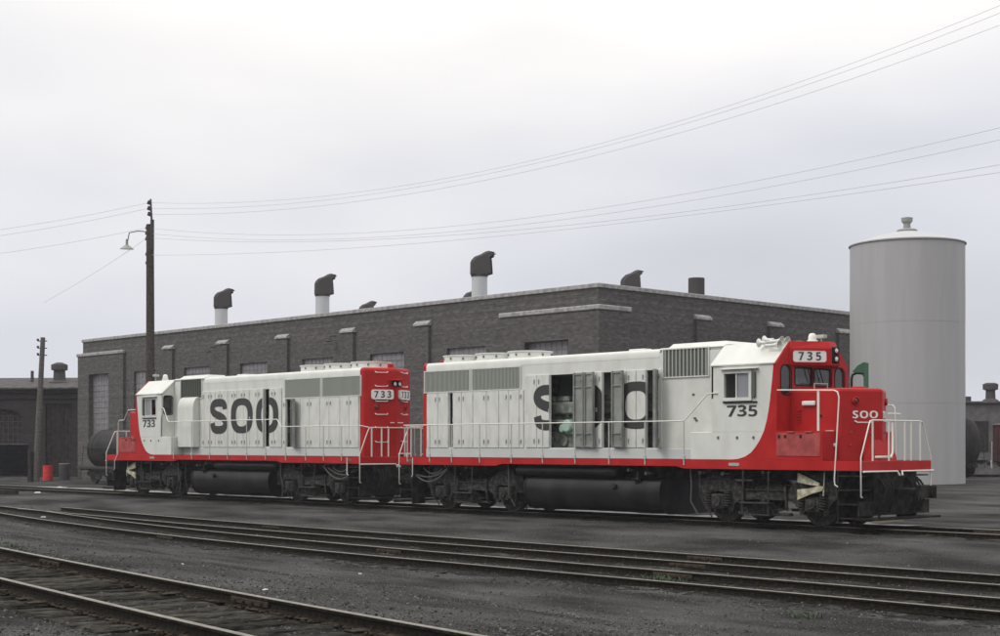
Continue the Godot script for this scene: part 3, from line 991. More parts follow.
	rf.prism(P([-1.53, 3.83, -0.95, 4.355, -0.5, 4.40, 0.5, 4.40, 0.95, 4.355, 1.53, 3.83, 1.48, 3.81, 0.93, 4.31, 0.5, 4.355, -0.5, 4.355, -0.93, 4.31, -1.48, 3.81]), x0 - 0.03, x1, "x")
	obj("cab_roof", rf, M.white, root)
	var floor_mb := MB.new()
	floor_mb.box(Vector3(x0 + 0.06, 2.19, -1.44), Vector3(x1 - 0.01, 2.24, 1.44))
	floor_mb.box(Vector3(3.95, 2.24, -0.5), Vector3(4.1, 4.2, 0.5))
	floor_mb.box(Vector3(4.5, 2.24, 0.55), Vector3(4.95, 2.75, 1.05), 0.03)
	floor_mb.box(Vector3(4.42, 2.75, 0.58), Vector3(4.52, 3.25, 1.02), 0.03)
	floor_mb.box(Vector3(5.15, 2.24, 0.25), Vector3(5.6, 3.35, 0.6), 0.03)
	obj("cab_interior", floor_mb, M.cabin, root)
	# number boards in an angled housing over the windshields
	var nb := MB.new()
	var plan := [Vector2(x1, 1.02), Vector2(5.79, 1.0), Vector2(6.32, 0.20), Vector2(6.36, 0.13), Vector2(6.36, -0.13), Vector2(6.32, -0.20), Vector2(5.79, -1.0), Vector2(x1, -1.02)]
	var ra := []
	for r in [[3.80, 0.0, 1.0], [3.84, 0.0, 1.0], [4.20, 0.0, 1.0], [4.37, -0.16, 0.93]]:
		var ring := []
		for q in plan:
			ring.append(Vector3(x1 + 0.03 + (q.x - x1) * (1.0 + r[1]), r[0], q.y * r[2]))
		ra.append(ring)
	nb.loft(ra)
	var house := obj("number_board_housing", nb, M.red, root)
	for s in [-1.0, 1.0]:
		var xf := vface(5.93, 6.2355, 1.0, s)
		xf.origin = Vector3((5.82 + 6.35) / 2, 4.005, s * (1.0 + 0.20) / 2)
		var al: Vector3 = Vector3(6.35 - 5.82, 0, -s * 0.80).normalized() * s
		xf.basis = Basis(al, Vector3.UP, al.cross(Vector3.UP))
		var b := MB.new()
		b.xf = xf
		b.prism(rrect(-0.42, 0.42, -0.135, 0.135, 0.06), 0.002, 0.02, "z")
		var bd := obj("number_board", b, M.board, house)
		var fr := MB.new()
		fr.xf = xf
		fr.plate(rrect(-0.45, 0.45, -0.165, 0.165, 0.085), [rrect(-0.42, 0.42, -0.135, 0.135, 0.06)], 0.0, 0.028, "z")
		obj("frame", fr, M.red, bd)
		text("number", " ".join(root.get_meta("number").split("")), 0.195, M.letter, bd, Transform3D(xf.basis, xf.origin + xf.basis.z * 0.024), 1.0)
	var hb := MB.new()
	hb.box(Vector3(6.34, 3.84, -0.12), Vector3(6.43, 4.24, 0.12), 0.03)
	obj("headlight_housing", hb, M.rubber, house)
	for y in [4.15, 3.95]:
		lamp(house, Vector3(6.44, y, 0.02), Vector3(1, 0, 0.25), 0.07)
	# horns, beacon, antenna on the roof
	var hn := MB.new()
	hn.tube([Vector3(5.32, 4.20, 1.05), Vector3(5.32, 4.36, 1.05)], 0.03, 6)
	hn.tube([Vector3(5.32, 4.35, 0.84), Vector3(5.32, 4.35, 1.30)], 0.032, 6)
	for q in [[1.28, 4.26, 0.40, 1.0], [1.10, 4.37, 0.34, 1.0], [1.20, 4.34, 0.26, -1.0], [0.92, 4.37, 0.38, 1.0], [0.98, 4.42, 0.26, -1.0]]:
		hn.lathe([Vector2(0.0, 0.0), Vector2(0.045, 0.0), Vector2(0.035, 0.06), Vector2(0.04, q[2] * 0.6), Vector2(0.06, q[2] * 0.82), Vector2(0.11, q[2]), Vector2(0.10, q[2]), Vector2(0.04, q[2] * 0.7)], Vector3(5.32, q[1], q[0]), Vector3(q[3], 0.02, 0.0), 12)
	obj("air_horns", hn, M.white, root)
	var be := MB.new()
	be.lathe([Vector2(0.13, 0), Vector2(0.13, 0.08), Vector2(0.10, 0.085), Vector2(0.10, 0.16), Vector2(0.085, 0.21), Vector2(0.05, 0.245), Vector2(0, 0.25)], Vector3(5.5, 4.39, -0.38), Vector3.UP, 16)
	obj("beacon", be, M.rail_white, root)
	var an := MB.new()
	an.box(Vector3(5.35, 4.54, -0.88), Vector3(5.6, 4.62, -0.72), 0.01)
	an.tube([Vector3(5.48, 4.36, -0.80), Vector3(5.48, 4.55, -0.80)], 0.015, 5)
	obj("antenna", an, M.grille, root)

func make_nose(root: Node) -> void:
	var nm := vee(7.20, 7.68, HW, DECK + 0.003, 3.22, 5.80, 0.08)
	var nose := obj("short_hood", nm, M.red, root)
	for s in [-1.0, 1.0]:
		var xf := vface(7.20, 7.68, HW, s)
		var l := xf.origin
		lamp(nose, l + xf.basis.x * (-s * 0.17) + Vector3(0, 2.92, 0) + xf.basis.z * 0.01, xf.basis.z, 0.075, "marker_light", M.marker, M.red)
		text("lettering", "SOO", 0.17, M.letter_white, nose, Transform3D(xf.basis, l + xf.basis.x * (s * 0.09) + Vector3(0, 2.60, 0) + xf.basis.z * 0.006), 1.45)
		rung(nose, Transform3D(xf.basis, l + xf.basis.x * (s * 0.02) + Vector3(0, 2.42, 0)), 0.42, M.rail_white)
		rung(nose, Transform3D(xf.basis, l + xf.basis.x * (s * 0.30) + Vector3(0, 1.86, 0)), 0.18, M.rail_white)
		for q in [[-0.28, 2.2], [0.22, 2.18], [-0.3, 1.9]]:
			var bo := MB.new()
			bo.xf = Transform3D(xf.basis, l)
			bo.cyl(Vector3(s * q[0], q[1], 0), Vector3(s * q[0], q[1], 0.02), 0.022, 8)
			obj("bolt", bo, M.red_faded, nose)
		# fittings on the side of the short hood
		var f := MB.new()
		f.box(Vector3(6.16, 2.82, s * (HW + 0.001)), Vector3(6.52, 2.93, s * (HW + 0.07)), 0.02)
		obj("step_light", f, M.board, nose)
		var g := MB.new()
		g.box(Vector3(6.80, 1.95, s * (HW + 0.001)), Vector3(7.02, 2.24, s * (HW + 0.05)), 0.012)
		obj("switch_cover", g, M.grille, nose)
		var k := MB.new()
		k.box(Vector3(6.76, 1.86, s * (HW + 0.001)), Vector3(7.10, 1.94, s * (HW + 0.09)), 0.02)
		obj("bracket", k, M.rail_white, nose)
		for i in 5:
			var lv := MB.new()
			lv.box(Vector3(5.99, 2.42 + i * 0.07, s * (HW + 0.001)), Vector3(6.12, 2.445 + i * 0.07, s * (HW + 0.03)), 0.006)
			obj("louver", lv, M.red, nose)
		var hn := MB.new()
		hn.box(Vector3(6.62, 2.55, s * (HW + 0.001)), Vector3(6.68, 2.61, s * (HW + 0.04)), 0.008)
		obj("latch", hn, M.rubber, nose)
	var hatch := MB.new()
	hatch.cyl(Vector3(7.1, 3.21, 0.1), Vector3(7.1, 3.27, 0.1), 0.17, 16, 0.02)
	obj("sand_filler", hatch, M.red, nose)
	rail_tube(nose, [Vector3(5.95, 3.20, -0.35), Vector3(5.95, 3.38, -0.35), Vector3(5.95, 3.38, 0.2), Vector3(5.95, 3.20, 0.2)], 0.016, "grab_iron")
	var wedge := MB.new()
	wedge.loft([[Vector3(7.5, DECK, -0.5), Vector3(7.5, DECK, 0.5), Vector3(7.82, DECK, 0.42), Vector3(7.82, DECK, -0.42)], [Vector3(7.5, 2.02, -0.5), Vector3(7.5, 2.02, 0.5), Vector3(7.66, 2.02, 0.42), Vector3(7.66, 2.02, -0.42)]])
	obj("sand_box", wedge, M.red, nose)

func make_rear(root: Node) -> void:
	var rm := vee(-7.60, -8.06, HW, DECK + 0.003, 4.385, -7.40, 0.10)
	# the ridge ends 2 cm short of the railing, which runs outside it
	var rear := obj("hood_end", rm, M.red, root)
	for s in [-1.0, 1.0]:
		var xf := vface(-7.60, -8.06, HW, s)
		var l := xf.origin
		var sx: float = -s       # towards the ridge along the face
		for y in [4.22, 3.78, 3.30, 2.88, 2.46, 2.0]:
			rung(rear, Transform3D(xf.basis, l + xf.basis.x * (s * 0.02 + sx * 0.05) + Vector3(0, y, 0)), 0.40, M.rail_white)
		var b := MB.new()
		b.xf = Transform3D(xf.basis, l + Vector3(0, 3.52, 0) + xf.basis.x * (sx * 0.06))
		b.prism(rrect(-0.36, 0.36, -0.155, 0.155, 0.07), 0.002, 0.085, "z")
		var bd := obj("number_board", b, M.board, rear)
		text("number", " ".join(root.get_meta("number").split("")), 0.21, M.letter, bd, Transform3D(xf.basis, b.xf.origin + xf.basis.z * 0.089), 0.9)
		lamp(rear, l + Vector3(0, 3.12, 0) + xf.basis.x * (sx * -0.12 + s * 0.0), xf.basis.z, 0.085, "marker_light", M.marker, M.red)
		lamp(rear, Vector3(-8.09, 3.86, s * 0.10), Vector3(-1, 0, 0), 0.075)
	var v := MB.new()
	v.box(Vector3(-8.20, 3.97, -0.28), Vector3(-8.0, 4.0, 0.28), 0.008)
	obj("headlight_visor", v, M.red, rear)
	var cap := MB.new()
	cap.cyl(Vector3(-7.75, 4.36, 0.0), Vector3(-7.75, 4.52, 0.0), 0.10, 12, 0.02)
	obj("vent_cap", cap, M.red, rear)

func make_engine(root: Node) -> void:
	var e := MB.new()
	e.box(Vector3(-3.0, 1.56, -0.52), Vector3(2.3, 2.30, 0.52), 0.04)
	e.box(Vector3(-3.0, 2.75, -0.50), Vector3(2.3, 3.10, 0.62), 0.05)
	e.box(Vector3(-3.0, 2.30, -0.40), Vector3(2.3, 2.75, 0.44), 0.03)
	var en := obj("engine", e, M.engine, root)
	for i in 9:
		var x := -2.6 + i * 0.55
		var c := MB.new()
		c.cyl(Vector3(x, 2.02, 0.52), Vector3(x, 2.02, 0.58), 0.17, 14, 0.02)
		obj("hand_hole_cover", c, M.engine, en)
		var k := MB.new()
		k.box(Vector3(x - 0.22, 3.10, -0.2), Vector3(x + 0.22, 3.26, 0.58), 0.04)
		obj("top_deck_cover", k, M.engine, en)
		var p := MB.new()
		p.tube([Vector3(x + 0.25, 2.3, 0.50), Vector3(x + 0.25, 2.55, 0.58), Vector3(x + 0.22, 2.75, 0.62)], 0.03, 6)
		obj("pipe", p, M.hose, en)
	var pp := MB.new()
	pp.tube([Vector3(-3.0, 2.55, 0.66), Vector3(2.3, 2.55, 0.66)], 0.055, 8)
	obj("water_manifold", pp, M.engine, en)
	var g := MB.new()
	g.cyl(Vector3(-1.72, 2.42, 0.5), Vector3(-1.72, 2.42, 0.80), 0.19, 16, 0.05)
	g.cyl(Vector3(-1.40, 2.40, 0.5), Vector3(-1.40, 2.40, 0.76), 0.15, 16, 0.04)
	g.cyl(Vector3(-1.98, 2.36, 0.5), Vector3(-1.98, 2.36, 0.72), 0.12, 16, 0.03)
	g.box(Vector3(-1.85, 2.2, 0.48), Vector3(-1.25, 2.3, 0.7), 0.02)
	obj("governor", g, M.engine_green, en)

func make_locomotive(number: String, label: String, at: Vector3, turn: float) -> Node3D:
	var root := thing("locomotive", label, "locomotive", at, turn, "coupled diesel locomotives")
	root.set_meta("number", number)
	var is735 := number == "735"
	# underframe
	var u := MB.new()
	u.box(Vector3(-8.0, 1.50, -1.49), Vector3(8.0, DECK, 1.49))
	u.box(Vector3(-7.9, 1.05, -0.45), Vector3(7.9, 1.499, 0.45))
	obj("underframe", u, M.black, root)
	for s in [-1.0, 1.0]:
		var m := MB.new()
		m.prism(P([-8.02, 1.32, -3.82, 1.32, -3.55, 1.375, 2.75, 1.375, 3.0, 1.32, 8.02, 1.32, 8.02, DECK + 0.002, -8.02, DECK + 0.002]), s * 1.47, s * 1.503, "z")
		var sill := obj("side_sill", m, M.red, root)
		for x in [-7.5, 4.55]:
			var pl := MB.new()
			pl.prism(rrect(x - 0.16, x + 0.16, 1.40, 1.47, 0.034), s * 1.504, s * 1.512, "z")
			obj("builder_plate", pl, M.grille if x > 0 else M.latch, sill)
	# hood
	var open_g := []
	if is735:
		open_g = [[-2.17, -1.20], [-0.20, 0.20], [1.33, 1.74]]
	for s in [-1.0, 1.0]:
		var w := MB.new()
		var holes := []
		if is735 and s > 0:
			holes = [P([-2.16, 1.83, -1.21, 1.83, -1.21, 3.84, -2.16, 3.84]), P([-0.19, 1.83, 0.19, 1.83, 0.19, 3.84, -0.19, 3.84]), P([1.34, 1.83, 1.73, 1.83, 1.73, 3.84, 1.34, 3.84])]
		if is735 and s > 0:
			holes.append(P([-6.36, 1.84, -6.20, 1.84, -6.20, 3.44, -6.36, 3.44]))
		if not is735 and s < 0:
			holes = [P([-3.78, 1.84, -3.37, 1.84, -3.37, 3.45, -3.78, 3.45]), P([-2.38, 1.86, -2.09, 1.86, -2.09, 3.84, -2.38, 3.84])]
		w.plate(P([-7.40, DECK + 0.003, 3.86, DECK + 0.003, 3.86, 4.27, -7.40, 4.27]), holes, s * (HW - 0.045), s * HW, "z")
		obj("hood_side", w, M.white, root)
		# base sill of the hood
		var bs := MB.new()
		bs.box(Vector3(-7.40, DECK + 0.004, s * (HW + 0.001)), Vector3(3.19, 1.80, s * (HW + 0.022)), 0.006)
		obj("hood_base", bs, M.white_base, root)
		# radiator screens
		grille(-7.46, -5.44, 3.50, 4.11, s, root, 0.055, M.grille, M.white, 0, 0.026)
		grille(-5.33, -3.33, 3.50, 4.11, s, root, 0.055, M.grille, M.white, 0, 0.026)
		grille(1.92, 3.36, 3.64, 4.33, s, root, 0.112, M.grille if is735 else M.grille_dark, M.white, 0, 0.034)
		# doors below the radiators
		var xs := [-7.36, -6.86, -6.38, -5.80, -5.30, -4.72, -4.20, -3.79, -3.36, -3.19]
		var nm := int(s) if is735 else -int(s)
		for i in xs.size() - 1:
			if nm > 0 and is735 and i == 2:
				# narrow dark gap where a door stands ajar
				hood_door(xs[i] + 0.19, xs[i + 1], 1.82, 3.46, s, root, 1.0)
				continue
			if nm > 0 and not is735 and i == 7:
				continue
			hood_door(xs[i], xs[i + 1], 1.82, 3.46, s, root, 1.0 if i % 2 == 0 else -1.0)
		if nm > 0 and not is735:
			# a door standing open beside the radiator
			open_door(-3.79, 0.40, 1.84, 3.46, s, root, 0.40, -1.0)
			# and a leaf of the lettered doors standing ajar
			var lf := MB.new()
			lf.box(Vector3(-2.10, 1.86, s * (HW + 0.04)), Vector3(-2.065, 3.86, s * (HW + 0.09)), 0.006)
			obj("door", lf, M.white_door, root)
		# engine room doors carrying the lettering
		var ys := 1.83
		var xd := [-3.12, -2.66, -2.17, -1.69, -1.20, -0.80, -0.40, -0.20, 0.20, 0.66, 1.0, 1.33, 1.74, 1.88]
		for i in xd.size() - 1:
			var a: float = xd[i]
			var b: float = xd[i + 1]
			var mid := (a + b) / 2
			var skip := false
			if is735 and s > 0:
				for g in open_g:
					if mid > g[0] - 0.02 and mid < g[1] + 0.02:
						skip = true
			if not is735 and s < 0:      # one leaf stands ajar
				if absf(b + 2.17) < 0.01:
					b = -2.38
				if absf(a + 2.17) < 0.01:
					a = -2.09
			if not skip:
				hood_door(a, b, ys, 3.86, s, root, 1.0 if i % 2 == 0 else -1.0)
		var flip: bool = s < 0
		var gaps := open_g if s > 0 else ([] if is735 else [[-2.38, -2.09]])
		if not flip:
			letter("S", -2.80, -1.66, s, root, gaps, false)
			letter("O", -1.50, -0.14, s, root, gaps, false)
			letter("O", 0.32, 1.70, s, root, gaps, false)
		else:
			letter("S", 0.16, 1.36, s, root, gaps, true)
			letter("O", -1.40, -0.03, s, root, gaps, true)
			letter("O", -2.95, -1.60, s, root, gaps, true)
		# handrail along the walkway
		var st735 := [-7.65, -6.63, -5.65, -4.45, -3.15, -1.92, -0.70, 0.52, 1.75, 3.02]
		var st733 := [-7.15, -6.2, -5.22, -4.1, -2.93, -1.79, -0.6, 0.56, 1.75, 2.99]
		var sts := st735 if is735 else st733
		for x in sts:
			var h := 2.5
			if not is735 and x > -3.6:
				h = 2.77
			var p := MB.new()
			p.box(Vector3(x - 0.017, 1.40, s * 1.506), Vector3(x + 0.017, h, s * 1.53), 0.005)
			p.box(Vector3(x - 0.04, DECK, s * 1.504), Vector3(x + 0.04, DECK + 0.10, s * 1.545), 0.005)
			obj("stanchion", p, M.stanchion, root)
		if is735:
			rail_tube(root, [Vector3(-8.06, 2.46, s * 1.12), Vector3(-7.95, 2.5, s * 1.4), Vector3(-7.8, 2.5, s * 1.515), Vector3(2.98, 2.5, s * 1.515), Vector3(3.06, 2.53, s * 1.515), Vector3(3.74, 3.13, s * 1.515), Vector3(3.82, 3.16, s * 1.515), Vector3(4.05, 3.16, s * 1.53), Vector3(4.05, 3.16, s * 1.49)])
		else:
			rail_tube(root, [Vector3(-8.06, 2.46, s * 1.12), Vector3(-7.95, 2.52, s * 1.4), Vector3(-7.8, 2.52, s * 1.515), Vector3(-3.85, 2.52, s * 1.515), Vector3(-3.6, 2.77, s * 1.515), Vector3(3.30, 2.77, s * 1.515), Vector3(3.40, 2.80, s * 1.515), Vector3(3.70, 3.28, s * 1.515), Vector3(3.92, 3.30, s * 1.515), Vector3(3.92, 3.30, s * 1.49)])
	# air duct of the blower on the left side, behind the cab
	var dm := MB.new()
	var prof := PackedVector2Array()
	prof.append(Vector2(-0.98, DECK + 0.30)); prof.append(Vector2(-1.25, DECK + 0.30))
	for i in 9:
		var a := PI / 2 * i / 8.0
		prof.append(Vector2(-1.0 - 0.27 * cos(a) + 0.02, 3.26 + 0.42 * sin(a)))
	dm.prism(prof, 2.10, 3.16, "x", true)
	obj("blower_duct", dm, M.white, root)
	# side fittings behind the cab on the right side
	for q in [[2.85, 3.15], [2.9, 2.55], [2.95, 2.5], [3.05, 2.0], [3.05, 1.85]]:
		var b := MB.new()
		b.box(Vector3(q[0], q[1], HW + 0.001), Vector3(q[0] + 0.07, q[1] + 0.05, HW + 0.03), 0.008)
		obj("latch", b, M.latch, root)
	# roof of the hood
	var rf := MB.new()
	rf.prism(P([-HW - 0.004, 4.15, -HW - 0.004, 4.29, -0.945, 4.345, -0.89, 4.375, -0.5, 4.395, 0.5, 4.395, 0.89, 4.375, 0.945, 4.345, HW + 0.004, 4.29, HW + 0.004, 4.15, HW - 0.05, 4.15, HW - 0.05, 4.27, -HW + 0.05, 4.27, -HW + 0.05, 4.15]), -7.41, 1.78, "x", true)
	obj("hood_roof", rf, M.white, root)
	var rf2 := MB.new()
	rf2.prism(P([-HW - 0.006, 4.345, -0.93, 4.385, -0.5, 4.40, 0.5, 4.40, 0.93, 4.385, HW + 0.006, 4.345, HW - 0.05, 4.27, -HW + 0.05, 4.27]), 1.785, 3.84, "x")
	obj("hood_roof", rf2, M.white, root)
	var hump := MB.new()
	hump.loft([[Vector3(1.9, 4.40, -0.75), Vector3(1.9, 4.40, 0.75), Vector3(3.84, 4.40, 0.75), Vector3(3.84, 4.40, -0.75)], [Vector3(1.98, 4.50, -0.66), Vector3(1.98, 4.50, 0.66), Vector3(3.66, 4.50, 0.66), Vector3(3.66, 4.50, -0.66)]])
	obj("roof_hatch", hump, M.white, root)
	for x in [0.4, 1.2]:
		var ex := MB.new()
		ex.box(Vector3(x - 0.28, 4.39, -0.3), Vector3(x + 0.28, 4.47, 0.3), 0.02)
		obj("exhaust_hatch", ex, M.grime if x > 1.0 else M.white, root)
	for x in [-6.75, -5.30, -3.93]:
		var f := MB.new()
		f.lathe([Vector2(0.64, 0.0), Vector2(0.64, 0.18), Vector2(0.67, 0.195), Vector2(0.67, 0.225), Vector2(0.60, 0.23), Vector2(0.58, 0.1), Vector2(0, 0.1)], Vector3(x, 4.385, 0), Vector3.UP, 36)
		var fan := obj("radiator_fan", f, M.white, root)
		var gr := MB.new()
		for i in 9:
			gr.lathe([Vector2(0.05 + i * 0.064, 0.0), Vector2(0.06 + i * 0.064, 0.01)], Vector3(x, 4.61, 0), Vector3.UP, 24)
		for i in 8:
			var a := TAU * i / 8
			gr.tube([Vector3(x, 4.61, 0), Vector3(x + cos(a) * 0.6, 4.61, sin(a) * 0.6)], 0.01, 4)
		obj("guard", gr, M.grille, fan)
		var bo := MB.new()
		for i in 10:
			var a := TAU * (i + 0.3) / 10
			bo.box(Vector3(x + cos(a) * 0.65 - 0.02, 4.47, sin(a) * 0.65 - 0.02), Vector3(x + cos(a) * 0.65 + 0.02, 4.53, sin(a) * 0.65 + 0.02))
		obj("clamps", bo, M.latch, fan)
	# lifting lugs along the roof edge
	for x in [-6.6, -2.9, 0.6]:
		var lg := MB.new()
		lg.box(Vector3(x - 0.06, 4.385, 0.6), Vector3(x + 0.06, 4.43, 0.64), 0.01)
		obj("lifting_lug", lg, M.white, root)
	make_rear(root)
	make_cab(root)
	make_nose(root)
	end_fittings(1.0, root, number)
	end_fittings(-1.0, root, number)
	make_engine(root)
	var core := MB.new()
	core.box(Vector3(-7.3, 1.6, -0.6), Vector3(-3.3, 4.2, 0.6), 0.03)
	obj("radiator_core", core, M.engine, root)
	if is735:
		# the open doors on the photographer's side
		open_door(-1.19, 0.40, 1.83, 3.86, 1.0, root, 0.05, 1.0)
		open_door(-0.78, 0.42, 1.83, 3.86, 1.0, root, 0.20, 1.0)
		open_door(0.21, 0.46, 1.83, 3.86, 1.0, root, 0.16, 1.0)
		open_door(1.75, 0.40, 1.83, 3.84, 1.0, root, 1.0, 1.0)
	# fuel tank, reservoirs
	var ft := MB.new()
	var half := P([0.0, 0.14, 0.92, 0.14, 1.10, 0.19, 1.24, 0.31, 1.31, 0.50, 1.33, 0.70, 1.31, 0.86, 1.24, 0.97, 1.10, 1.02, 0.0, 1.02])
	var full := PackedVector2Array(half)
	for i in range(half.size() - 2, 0, -1):
		full.append(Vector2(-half[i].x, half[i].y))
	ft.prism(full, -2.82, 2.07, "x", true)
	var tank := obj("fuel_tank", ft, M.tank_black, root)
	for x in [-2.83, 2.04]:
		var rim := MB.new()
		var grown := Geometry2D.offset_polygon(full, 0.02)[0]
		rim.prism(grown, x, x + 0.05, "x", true)
		obj("rim", rim, M.tank_black, tank)
	for s in [-1.0, 1.0]:
		var fl := MB.new()
		fl.cyl(Vector3(0.55, 0.80, s * 1.28), Vector3(0.55, 0.83, s * 1.40), 0.075, 12, 0.01)
		obj("filler_cap", fl, M.black, tank)
		var br := MB.new()
		br.box(Vector3(1.22, 0.88, s * 1.20), Vector3(1.34, 1.22, s * 1.30), 0.01)
		br.box(Vector3(1.16, 1.0, s * 1.26), Vector3(1.40, 1.05, s * 1.36), 0.01)
		obj("fuel_gauge", br, M.black, tank)
		var rs := MB.new()
		rs.lathe([Vector2(0, 0), Vector2(0.09, 0.01), Vector2(0.135, 0.06), Vector2(0.135, 3.74), Vector2(0.09, 3.79), Vector2(0, 3.8)], Vector3(-3.2, 1.20, s * 1.22), Vector3(1, 0, 0), 20)
		obj("air_reservoir", rs, M.tank_black, root)
		for q in [[-3.35, 0.3]]:
			var cb := MB.new()
			cb.box(Vector3(q[0], 0.55, s * 0.5), Vector3(q[0] + q[1], 1.3, s * 1.15), 0.02)
			obj("underfloor_box", cb, M.black, root)
		for q in [3.05, -3.5]:
			var dr := MB.new()
			dr.tube([Vector3(q, 1.35, s * 1.3), Vector3(q + 0.02, 0.9, s * 1.28), Vector3(q - 0.05, 0.5, s * 1.22), Vector3(q + 0.12, 0.18, s * 1.15)], 0.022, 6)
			obj("drain_pipe", dr, M.hose, root)
		for q in [[1.05, 1.25], [1.65, 1.18], [3.4, 1.22], [4.1, 1.2], [5.3, 1.25], [-5.2, 1.25], [-6.1, 1.28]]:
			var f := MB.new()
			f.cyl(Vector3(q[0], q[1], s * 1.28), Vector3(q[0], q[1], s * 1.38), 0.045, 8, 0.01)
			f.box(Vector3(q[0] - 0.1, q[1] - 0.02, s * 1.2), Vector3(q[0] + 0.1, q[1] + 0.02, s * 1.3))
			obj("valve", f, M.hose, root)
	truck(5.18, 1.0, root)
	truck(-5.18, -1.0, root)
	# slack cables looped under the rear sill
	for s in [-1.0, 1.0]:
		for q in [[0.0, -7.75, 1.25, -6.0, 1.22, 0.42], [0.06, -7.7, 1.12, -6.15, 1.18, 0.20], [0.1, -7.2, 1.22, -6.35, 1.2, 0.16]]:
			var c := MB.new()
			var pts := []
			for i in 13:
				var t := i / 12.0
				pts.append(Vector3(lerpf(q[1], q[3], t), lerpf(q[2], q[4], t) - q[5] * 4 * t * (1 - t), s * (1.36 - q[0])))
			c.tube(pts, 0.024, 6)
			obj("cable", c, M.hose, root)
	root.remove_meta("number")
	return root

# ------------------------------------------------------------------ ground and tracks
var gnoise := FastNoiseLite.new()
var gnoise2 := FastNoiseLite.new()

func fore_z(x: float) -> float:      # centre line of the nearest track
	return 20.74 + 0.152 * (x - 5.0) - 0.0017 * (x - 5.0) * (x - 5.0)

func main_z(x: float) -> float:      # the track that the switch leaves from, curving away to the left
	if x > 6.0:
		return 11.64 + 0.008 * (x - 6.0)
	var d := 6.0 - x
	if d < 24.0:
		return 11.64 - 0.0 * d - 0.0052 * d * d + 0.00002 * d * d * d
	var z0 := 11.64 - 0.0052 * 576.0 + 0.00002 * 13824.0
	var sl := -0.0104 * 24.0 + 0.00006 * 576.0
	return z0 + sl * (d - 24.0) * 0.62

func side_z(x: float) -> float:      # the diverging track beyond it
	if x > 0.0:
		return 8.48
	var d := -x
	return maxf(8.48 - 0.0036 * d * d, 0.0) if d < 12.0 else 8.48 - 0.518 - 0.0864 * (d - 12.0)

func gh(x: float, z: float) -> float:
	var h := -0.11
	h = lerpf(h, -0.33, smoothstep(3.0, 6.5, z + 0.0))
	var f := fore_z(x)
	h = lerpf(h, 0.19, smoothstep(f - 7.0, f - 1.6, z))
	h -= 0.03 * smoothstep(1.5, 1.1, absf(z - f))
	h = lerpf(h, 0.34, smoothstep(-3.0, -19.0, z) * smoothstep(-11.5, -7.0, x))
	h = lerpf(h, -0.15, smoothstep(-4.0, -9.0, z) * smoothstep(-7.0, -12.0, x))
	return h

func gh_fine(x: float, z: float) -> float:
	var h := gh(x, z)
	var d := Vector2(x - 25.9, z - 29.6).length()
	var k := clampf(1.0 - (d - 30.0) / 60.0, 0.0, 1.0)
	h += k * (gnoise.get_noise_2d(x, z) * 0.035 + gnoise2.get_noise_2d(x, z) * 0.022)
	return h

func axis_steps(lo: float, hi: float, a: float, b: float, fine: float, grow: float) -> Array:
	var r := []
	var x := a
	while x < b:
		r.append(x); x += fine
	r.append(b)
	var st := fine
	x = b
	while x < hi:
		st *= grow
		x += st
		r.append(x)
	st = fine
	x = a
	while x > lo:
		st *= grow
		x -= st
		r.push_front(x)
	return r

func make_ground() -> void:
	gnoise.seed = 3; gnoise.frequency = 0.35; gnoise.fractal_octaves = 3
	gnoise2.seed = 4; gnoise2.frequency = 1.6; gnoise2.fractal_octaves = 3
	var xs := axis_steps(-3000.0, 3000.0, -8.0, 22.0, 0.16, 1.035)
	var zs := axis_steps(-3000.0, 3000.0, 5.0, 24.0, 0.16, 1.035)
	var v := PackedVector3Array()
	var nn := PackedVector3Array()
	var ix := PackedInt32Array()
	for z in zs:
		for x in xs:
			var h := gh_fine(x, z)
			v.append(Vector3(x, h, z))
			var e := 0.12
			nn.append(Vector3(h - gh_fine(x + e, z), e, h - gh_fine(x, z + e)).normalized())
	var w := xs.size()
	for j in zs.size() - 1:
		for i in w - 1:
			var a := j * w + i
			ix.append_array([a, a + 1, a + w, a + 1, a + w + 1, a + w])
	var arr := []
	arr.resize(Mesh.ARRAY_MAX)
	arr[Mesh.ARRAY_VERTEX] = v
	arr[Mesh.ARRAY_NORMAL] = nn
	arr[Mesh.ARRAY_INDEX] = ix
	var m := ArrayMesh.new()
	m.add_surface_from_arrays(Mesh.PRIMITIVE_TRIANGLES, arr)
	struct(inst("ground", m, M.ground, self))

func rail_part(parent: Node, path: Array) -> void:
	var r := MB.new()
	r.sweep(P([-0.06, -0.127, 0.06, -0.127, 0.06, -0.117, 0.011, -0.100, 0.009, -0.042, 0.033, -0.032, 0.033, -0.006, -0.033, -0.006, -0.033, -0.032, -0.009, -0.042, -0.011, -0.100, -0.06, -0.117]), path)
	var o := obj("rail", r, M.rail_side, parent)
	var t := MB.new()
	t.sweep(P([-0.033, -0.0055, 0.033, -0.0055, 0.027, 0.0, -0.027, 0.0]), path)
	obj("running_surface", t, M.rail_top, o)

